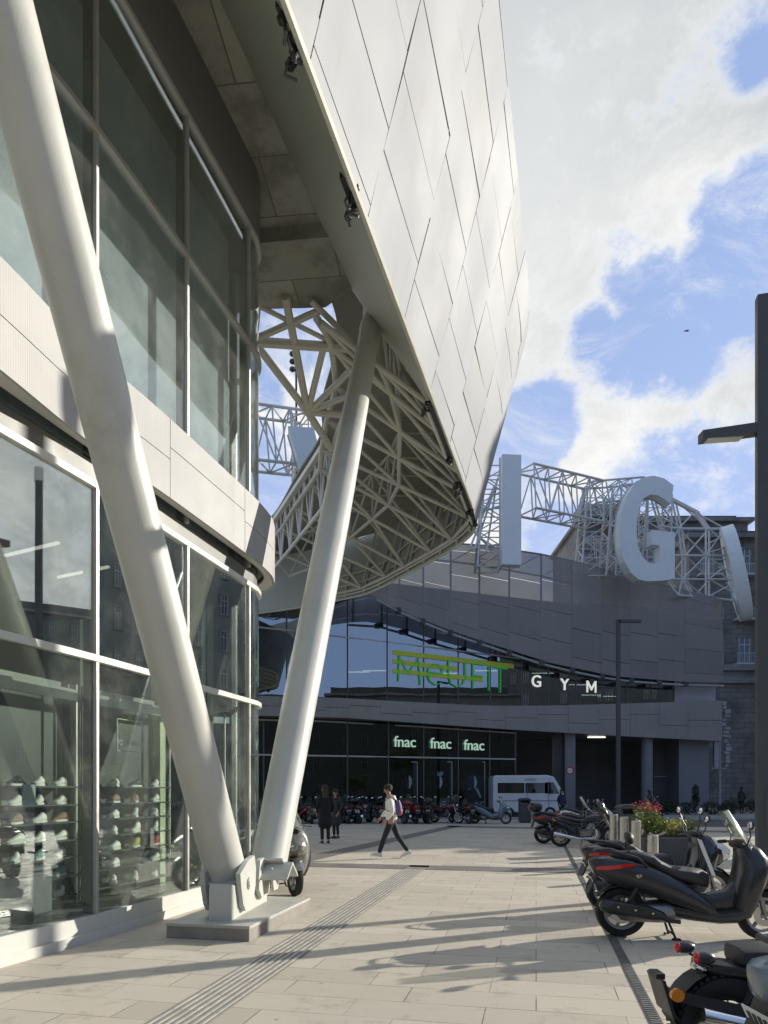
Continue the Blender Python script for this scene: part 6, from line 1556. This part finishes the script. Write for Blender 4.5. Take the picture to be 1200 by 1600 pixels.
for x_ in (.85, VL - .85):
    t_ = MB().lathe([(.20, -.1), (.33, -.1), (.34, -.06), (.34, .06), (.33, .1), (.20, .1), (.20, -.1)], (ox + x_, VY - W_ / 2 + .09, .34), 'Y', 24).build('wheel', RUBBER, VN, smooth=True); MB().lathe([(.01, -.07), (.2, -.08), (.2, .08), (.01, .07)], (ox + x_, VY - W_ / 2 + .09, .34), 'Y', 20).build('rim', GREYM, t_)
MB().box((ox + VL - .8, VY - W_ / 2 - .14, 1.55), (.10, .18, .24), None, .02).build('mirror', BLACKP, VN); MB().box((ox + VL + .0, VY, .52), (.16, W_ - .1, .26), None, .03).build('bumper', BLACKP, VN); MB().box((ox + VL - .05, VY - .7, .98), (.14, .30, .2), None, .03).build('headlight', CHROME, VN)
m_ = MB(); m_.box((ox + VL / 2, VY - W_ / 2 - .004, 1.02), (VL - .4, .02, .05)); m_.box((ox + 1.9, VY - W_ / 2 - .004, 1.2), (.02, .02, 1.5)); m_.box((ox + 3.1, VY - W_ / 2 - .004, 1.2), (.02, .02, 1.5)); m_.build('side_trim', GW, VN)
M4 = Matrix.Translation(Vector((ox + 2.1, VY - W_ / 2 - .012, 2.15))) @ Matrix.Rotation(PI / 2, 4, 'X'); text_mesh('lettering', 'MINIBUS', .17, .006, GW, VN, M4)

# ================================================================== street furniture
lp = thing('street_lamp', 'tall dark square lamp post at the right edge with one short arm', 'street lamp', (5.34, 9.6, 0))
LPM = M('lamp post paint', (.06, .066, .072), .5, .0, .12, 1.5)
sxp = (1183.5 - 600) / F0 * 9.6
RL = Matrix.Rotation(-.22, 3, 'Z')
MB().box((sxp + .19, 9.66, 4.26), (.32, .13, 8.52), RL, .008).build('post', LPM, lp)
MB().box((sxp + .19, 9.66, .02), (.5, .36, .04), RL).build('base_plate', LPM, lp)
ar = MB(); ar.slab([(sxp + .06, 9.63, 6.74), (sxp + .06, 9.63, 6.60), (sxp - .69, 9.74, 6.55), (sxp - .69, 9.74, 6.68)], (0, .16, 0)); ao = ar.build('arm', LPM, lp)
MB().box((sxp - .38, 9.79, 6.565), (.50, .14, .012), Matrix.Rotation(-.07, 3, 'Y')).build('light_panel', M('lamp diffuser', (.45, .45, .42), .4), ao)
MB().box((sxp + .19, 9.59, 1.35), (.16, .012, .5), RL).build('access_door', LPM, lp)
l2 = thing('street_lamp', 'slim dark lamp post with a short right-hand arm in front of the grey wing', 'street lamp', ((966 - 600) / F0 * 32, 32, 0)); xx = (966 - 600) / F0 * 32
MB().box((xx, 32, 4.75), (.17, .17, 9.5), None, .01).build('post', LPM, l2); MB().box((xx + .53, 32, 9.43), (1.05, .17, .13)).build('arm', LPM, l2); MB().box((xx, 32, .02), (.36, .36, .04)).build('base_plate', LPM, l2)
glint_blocker = thing('street_lamp', 'added slim round post out of view at the right, blocking the sun glint in the glass', 'street lamp', (7.92, 12.13, 0))  # added unseen post, placed to hide the mirrored sun disc in the shop glass
MB().tube([(7.92, 12.13, 0), (7.92, 12.13, 9.6)], .11, 14).build('post', LPM, glint_blocker, smooth=True); MB().tube([(7.92, 12.13, 9.6), (7.92, 12.13, 9.95)], .13, 14).build('blocker_cap', PLATE, glint_blocker); MB().box((7.92, 12.13, .02), (.4, .4, .04), RL).build('base_plate', LPM, glint_blocker)
def bollard(px, ytop, Y, h, lab, r=.095, first=[None]):
    x = (px - 600) / F0 * Y; b_ = thing('bollard', lab, 'bollard', (x, Y, 0), 'steel bollards by the planter', world=False)
    MB().lathe([(r, 0), (r, h - .012), (r - .012, h), (.001, h)], (0, 0, 0), 'Z', 28).build('post', STEEL, b_, smooth=True); MB().lathe([(r + .02, 0), (r + .02, .012), (r, .012)], (0, 0, 0), 'Z', 28).build('collar', DALU, b_); MB().lathe([(r - .015, h + .001), (.001, h + .004)], (0, 0, 0), 'Z', 28).build('cap', GREYM, b_)
    return b_
bollard(959, 1273, 16.4, 1.03, 'brushed steel bollard, leftmost of the group beside the bin')
bollard(975, 1279, 15.2, 1.02, 'brushed steel bollard, second from the left, in front of the bin')
bollard(993.5, 1286, 14.2, .98, 'brushed steel bollard, third from the left, left of the planter')
bollard(999, 1271, 16.6, 1.08, 'brushed steel bollard just behind the third, touching the bin edge')
bollard(1020, 1312, 12.4, .80, 'shorter brushed steel bollard nearest the viewer, behind the black scooter seat')
bt = bollard(831.5, 1256, 34.0, .92, 'grey bollard standing right of the far litter bin', .10)
def bin_(lab, x, y, w_, d_, h, mat_):
    t = thing('litter_bin', lab, 'litter bin', (x, y, 0), world=False)
    MB().box((0, 0, (h - .24) / 2 + .02), (w_ * .92, d_ * .92, h - .26), None, .03).build('body', mat_, t)
    s = MB()
    for sx in (-1, 1): s.box((sx * w_ * .42, 0, h - .19), (w_ * .08, d_ * .85, .17))
    s.box((0, d_ * .38, h - .19), (w_ * .8, .04, .17)); s.build('hood_sides', mat_, t)
    MB().loft([[(x_, y_, z_) for x_, z_ in ((-w_ / 2, h - .10), (-w_ / 2, h - .06), (-w_ * .3, h), (w_ * .3, h), (w_ / 2, h - .06), (w_ / 2, h - .10))] for y_ in (-d_ / 2, d_ / 2)]).build('lid', mat_, t)
    MB().box((0, 0, .01), (w_ * .8, d_ * .8, .02)).build('foot', BLACKP, t)
    return t
BINM = M('bin grey', (.075, .078, .085), .45, .2, .15, 3)
bin_('dark grey litter bin with curved lid standing behind the steel bollards', (982 - 600) / F0 * 17.6, 17.6, .56, .45, 1.24, BINM)
bin_('dark litter bin in front of the van at the loading bay', (820 - 600) / F0 * 34.2, 34.3, .56, .5, 1.22, BINM)
# bird
bp2 = P(1073, 517, 60); BD = thing('bird', 'small dark bird gliding in the blue gap of sky', 'bird', bp2)
MB().loft([[(bp2.x + x, bp2.y + r * math.cos(t), bp2.z + r * math.sin(t)) for t in [k * PI / 4 for k in range(8)]] for x, r in ((-.22, .01), (-.12, .05), (0, .065), (.12, .045), (.2, .03), (.24, .008))]).build('body', BLACKP, BD, smooth=True)
for s in (-1, 1): MB().slab([bp2 + Vector((-.05, 0, .02)), bp2 + Vector((.08, 0, .02)), bp2 + Vector((.02, s * .25, .14 * s + .06)), bp2 + Vector((-.06, s * .5, .2 * s + .02))], (0, 0, .012)).build('wing', BLACKP, BD)

# ================================================================== plants
def leaf_mat(name, c1, c2):
    m, T = mat_new(name); g_ = T.N('ShaderNodeAttribute'); g_.attribute_name = 'tone'
    c = T.ramp(g_.outputs['Fac'], [(0, c1), (1, c2)]); p = T.N('ShaderNodeBsdfPrincipled'); T.L(c, p.inputs['Base Color']); p.inputs['Roughness'].default_value = .55
    tl = T.N('ShaderNodeBsdfTranslucent'); T.L(c, tl.inputs[0]); mx = T.N('ShaderNodeMixShader'); mx.inputs[0].default_value = .3; T.L(p.outputs[0], mx.inputs[1]); T.L(tl.outputs[0], mx.inputs[2]); out(T, mx.outputs[0]); return m
LEAFG = leaf_mat('garden leaves', (.05, .10, .02), (.22, .26, .06)); LEAFD = leaf_mat('dark leaves', (.015, .030, .012), (.05, .08, .03)); FLOWM = leaf_mat('red blossom', (.40, .02, .02), (.62, .08, .06)); YELG = leaf_mat('yellow green leaves', (.16, .20, .03), (.40, .38, .08))
def leaves(par, name, centres, n, size, mat_, seed=1, flat=.4):
    rnd = random.Random(seed); mb = MB(); vals = []
    for (cx, cy, cz, rx, ry, rz_) in centres:
        for _ in range(n):
            while True:
                u = Vector((rnd.uniform(-1, 1), rnd.uniform(-1, 1), rnd.uniform(-1, 1)))
                if .25 < u.length < 1: break
            c = Vector((cx + u.x * rx, cy + u.y * ry, cz + u.z * rz_)); d = Vector((rnd.gauss(0, 1), rnd.gauss(0, 1), rnd.gauss(0, flat))).normalized(); s_ = d.orthogonal().normalized(); s_.rotate(Matrix.Rotation(rnd.uniform(0, 6.3), 3, d)); L = size * rnd.uniform(.6, 1.3)
            mb.add([c - d * L, c + s_ * L * .33, c + d * L, c - s_ * L * .33], [(0, 1, 2, 3)]); vals.append(rnd.random())
    o = mb.build(name, mat_, par); at = o.data.attributes.new('tone', 'FLOAT', 'FACE')
    if len(at.data) == len(vals): at.data.foreach_set('value', vals)
    return o
px_, py_ = 6.05, 15.2
PT = thing('planter', 'low dark square planter behind the steel bollards', 'planter', (px_, py_, 0))
MB().box((px_ + .15, py_, .3), (1.4, 1.1, .6), None, .02).build('box', BINM, PT); MB().box((px_ + .15, py_, .605), (1.25, .95, .02)).build('soil', M('soil', (.04, .03, .02), .95, 0, .3, 8), PT)
def shrub(name, lab, cat, base, centres, n, size, lm, seed, stems=5, group=None, flow=None):
    t = thing(name, lab, cat, base, group); st = MB(); rnd = random.Random(seed)
    for (cx, cy, cz, rx, ry, rz_) in centres:
        for _ in range(stems): st.tube([(base[0] + rnd.uniform(-.05, .05), base[1] + rnd.uniform(-.05, .05), base[2]), ((base[0] + cx) / 2 + rnd.uniform(-.05, .05), (base[1] + cy) / 2, (base[2] + cz) / 2), (cx + rnd.uniform(-rx, rx) * .6, cy + rnd.uniform(-ry, ry) * .6, cz + rz_ * .5)], [.012, .009, .004], 5)
    st.build('stem', M('stem bark', (.10, .09, .05), .8) if 'stem bark' not in bpy.data.materials else bpy.data.materials['stem bark'], t)
    leaves(t, 'foliage', centres, n, size, lm, seed)
    if flow: leaves(t, 'blossom', flow, 60, .035, FLOWM, seed + 3)
    return t
shrub('flowering_shrub', 'red-flowered shrub rising from the planter beside the bin', 'shrub', (px_ - .32, py_, .6), [(px_ - .3, py_, 1.02, .3, .3, .28), (px_ - .1, py_, .85, .25, .3, .22)], 420, .045, LEAFG, 3, flow=[(px_ - .38, py_ - .1, 1.28, .26, .25, .12), (px_ - .1, py_, 1.18, .2, .2, .10)])
shrub('planter_plant', 'yellow-green leafy plant in the middle of the planter', 'plant', (px_ + .2, py_ - .1, .6), [(px_ + .2, py_ - .1, .80, .34, .3, .20)], 500, .045, YELG, 5)
shrub('planter_plant', 'sparse green plant at the right end of the planter', 'plant', (px_ + .68, py_, .6), [(px_ + .68, py_, .80, .22, .3, .22)], 260, .045, LEAFG, 7)
for i, (x, y, w_, h, lab) in enumerate(((18.0, 42.3, 1.3, .45, 'low dark clipped shrub in front of the grey end wall, left one'), (20.6, 42.4, 1.3, .42, 'low dark clipped shrub in front of the grey end wall, right one'), (23.4, 45.0, 1.6, .5, 'low dark shrub at the foot of the old stone wall'), (25.2, 45.4, 1.4, .45, 'low dark shrub beyond the distant person by the stone wall'))):
    shrub('low_shrub', lab, 'shrub', (x, y, .115), [(x - w_ * .4, y, .115 + h, w_ * .5, .5, h), (x + w_ * .4, y, .115 + h * .9, w_ * .5, .5, h * .9)], 420, .09, LEAFD, 20 + i, 3, 'low shrubs along the pavement')
x = 19.2; shrub('young_tree', 'small slender dark tree in front of the grey end wall', 'tree', (x, 42.6, .115), [(x, 42.6, 1.5, .22, .22, .55), (x, 42.6, 1.0, .28, .28, .4)], 260, .08, LEAFD, 31, 2)
# street trees just outside the picture whose dappled shade falls on the plaza
def street_tree(lab, x, y, h, R, seed):
    t = thing('street_tree', lab, 'tree', (x, y, 0), 'street trees right of the view'); rnd = random.Random(seed); tr = MB(); tr.tube([(x, y, 0), (x + .05, y, h * .3), (x, y + .05, h * .6), (x, y, h * .85)], [.13, .10, .07, .03], 10); cs = []
    for k in range(9):
        a = k * 2.4; e = rnd.uniform(.35, .9); rr = R * rnd.uniform(.5, .9); q = (x + math.cos(a) * rr, y + math.sin(a) * rr, h * (.5 + .5 * e)); tr.tube([(x, y, h * .45), ((x + q[0]) / 2, (y + q[1]) / 2, (h * .45 + q[2]) / 2 + .1), q], [.05, .03, .012], 6); cs.append((q[0], q[1], q[2], R * .42, R * .42, R * .28))
    tr.build('trunk', M('tree bark', (.12, .10, .075), .9) if 'tree bark' not in bpy.data.materials else bpy.data.materials['tree bark'], t); leaves(t, 'crown', cs, 330, .12, LEAFG, seed)
street_tree('leafy street tree off the right edge of the view', 15.9, 24.2, 5.2, 1.6, 41)
street_tree('second leafy street tree further off the right edge', 11.6, 17.6, 3.0, 1.1, 43)
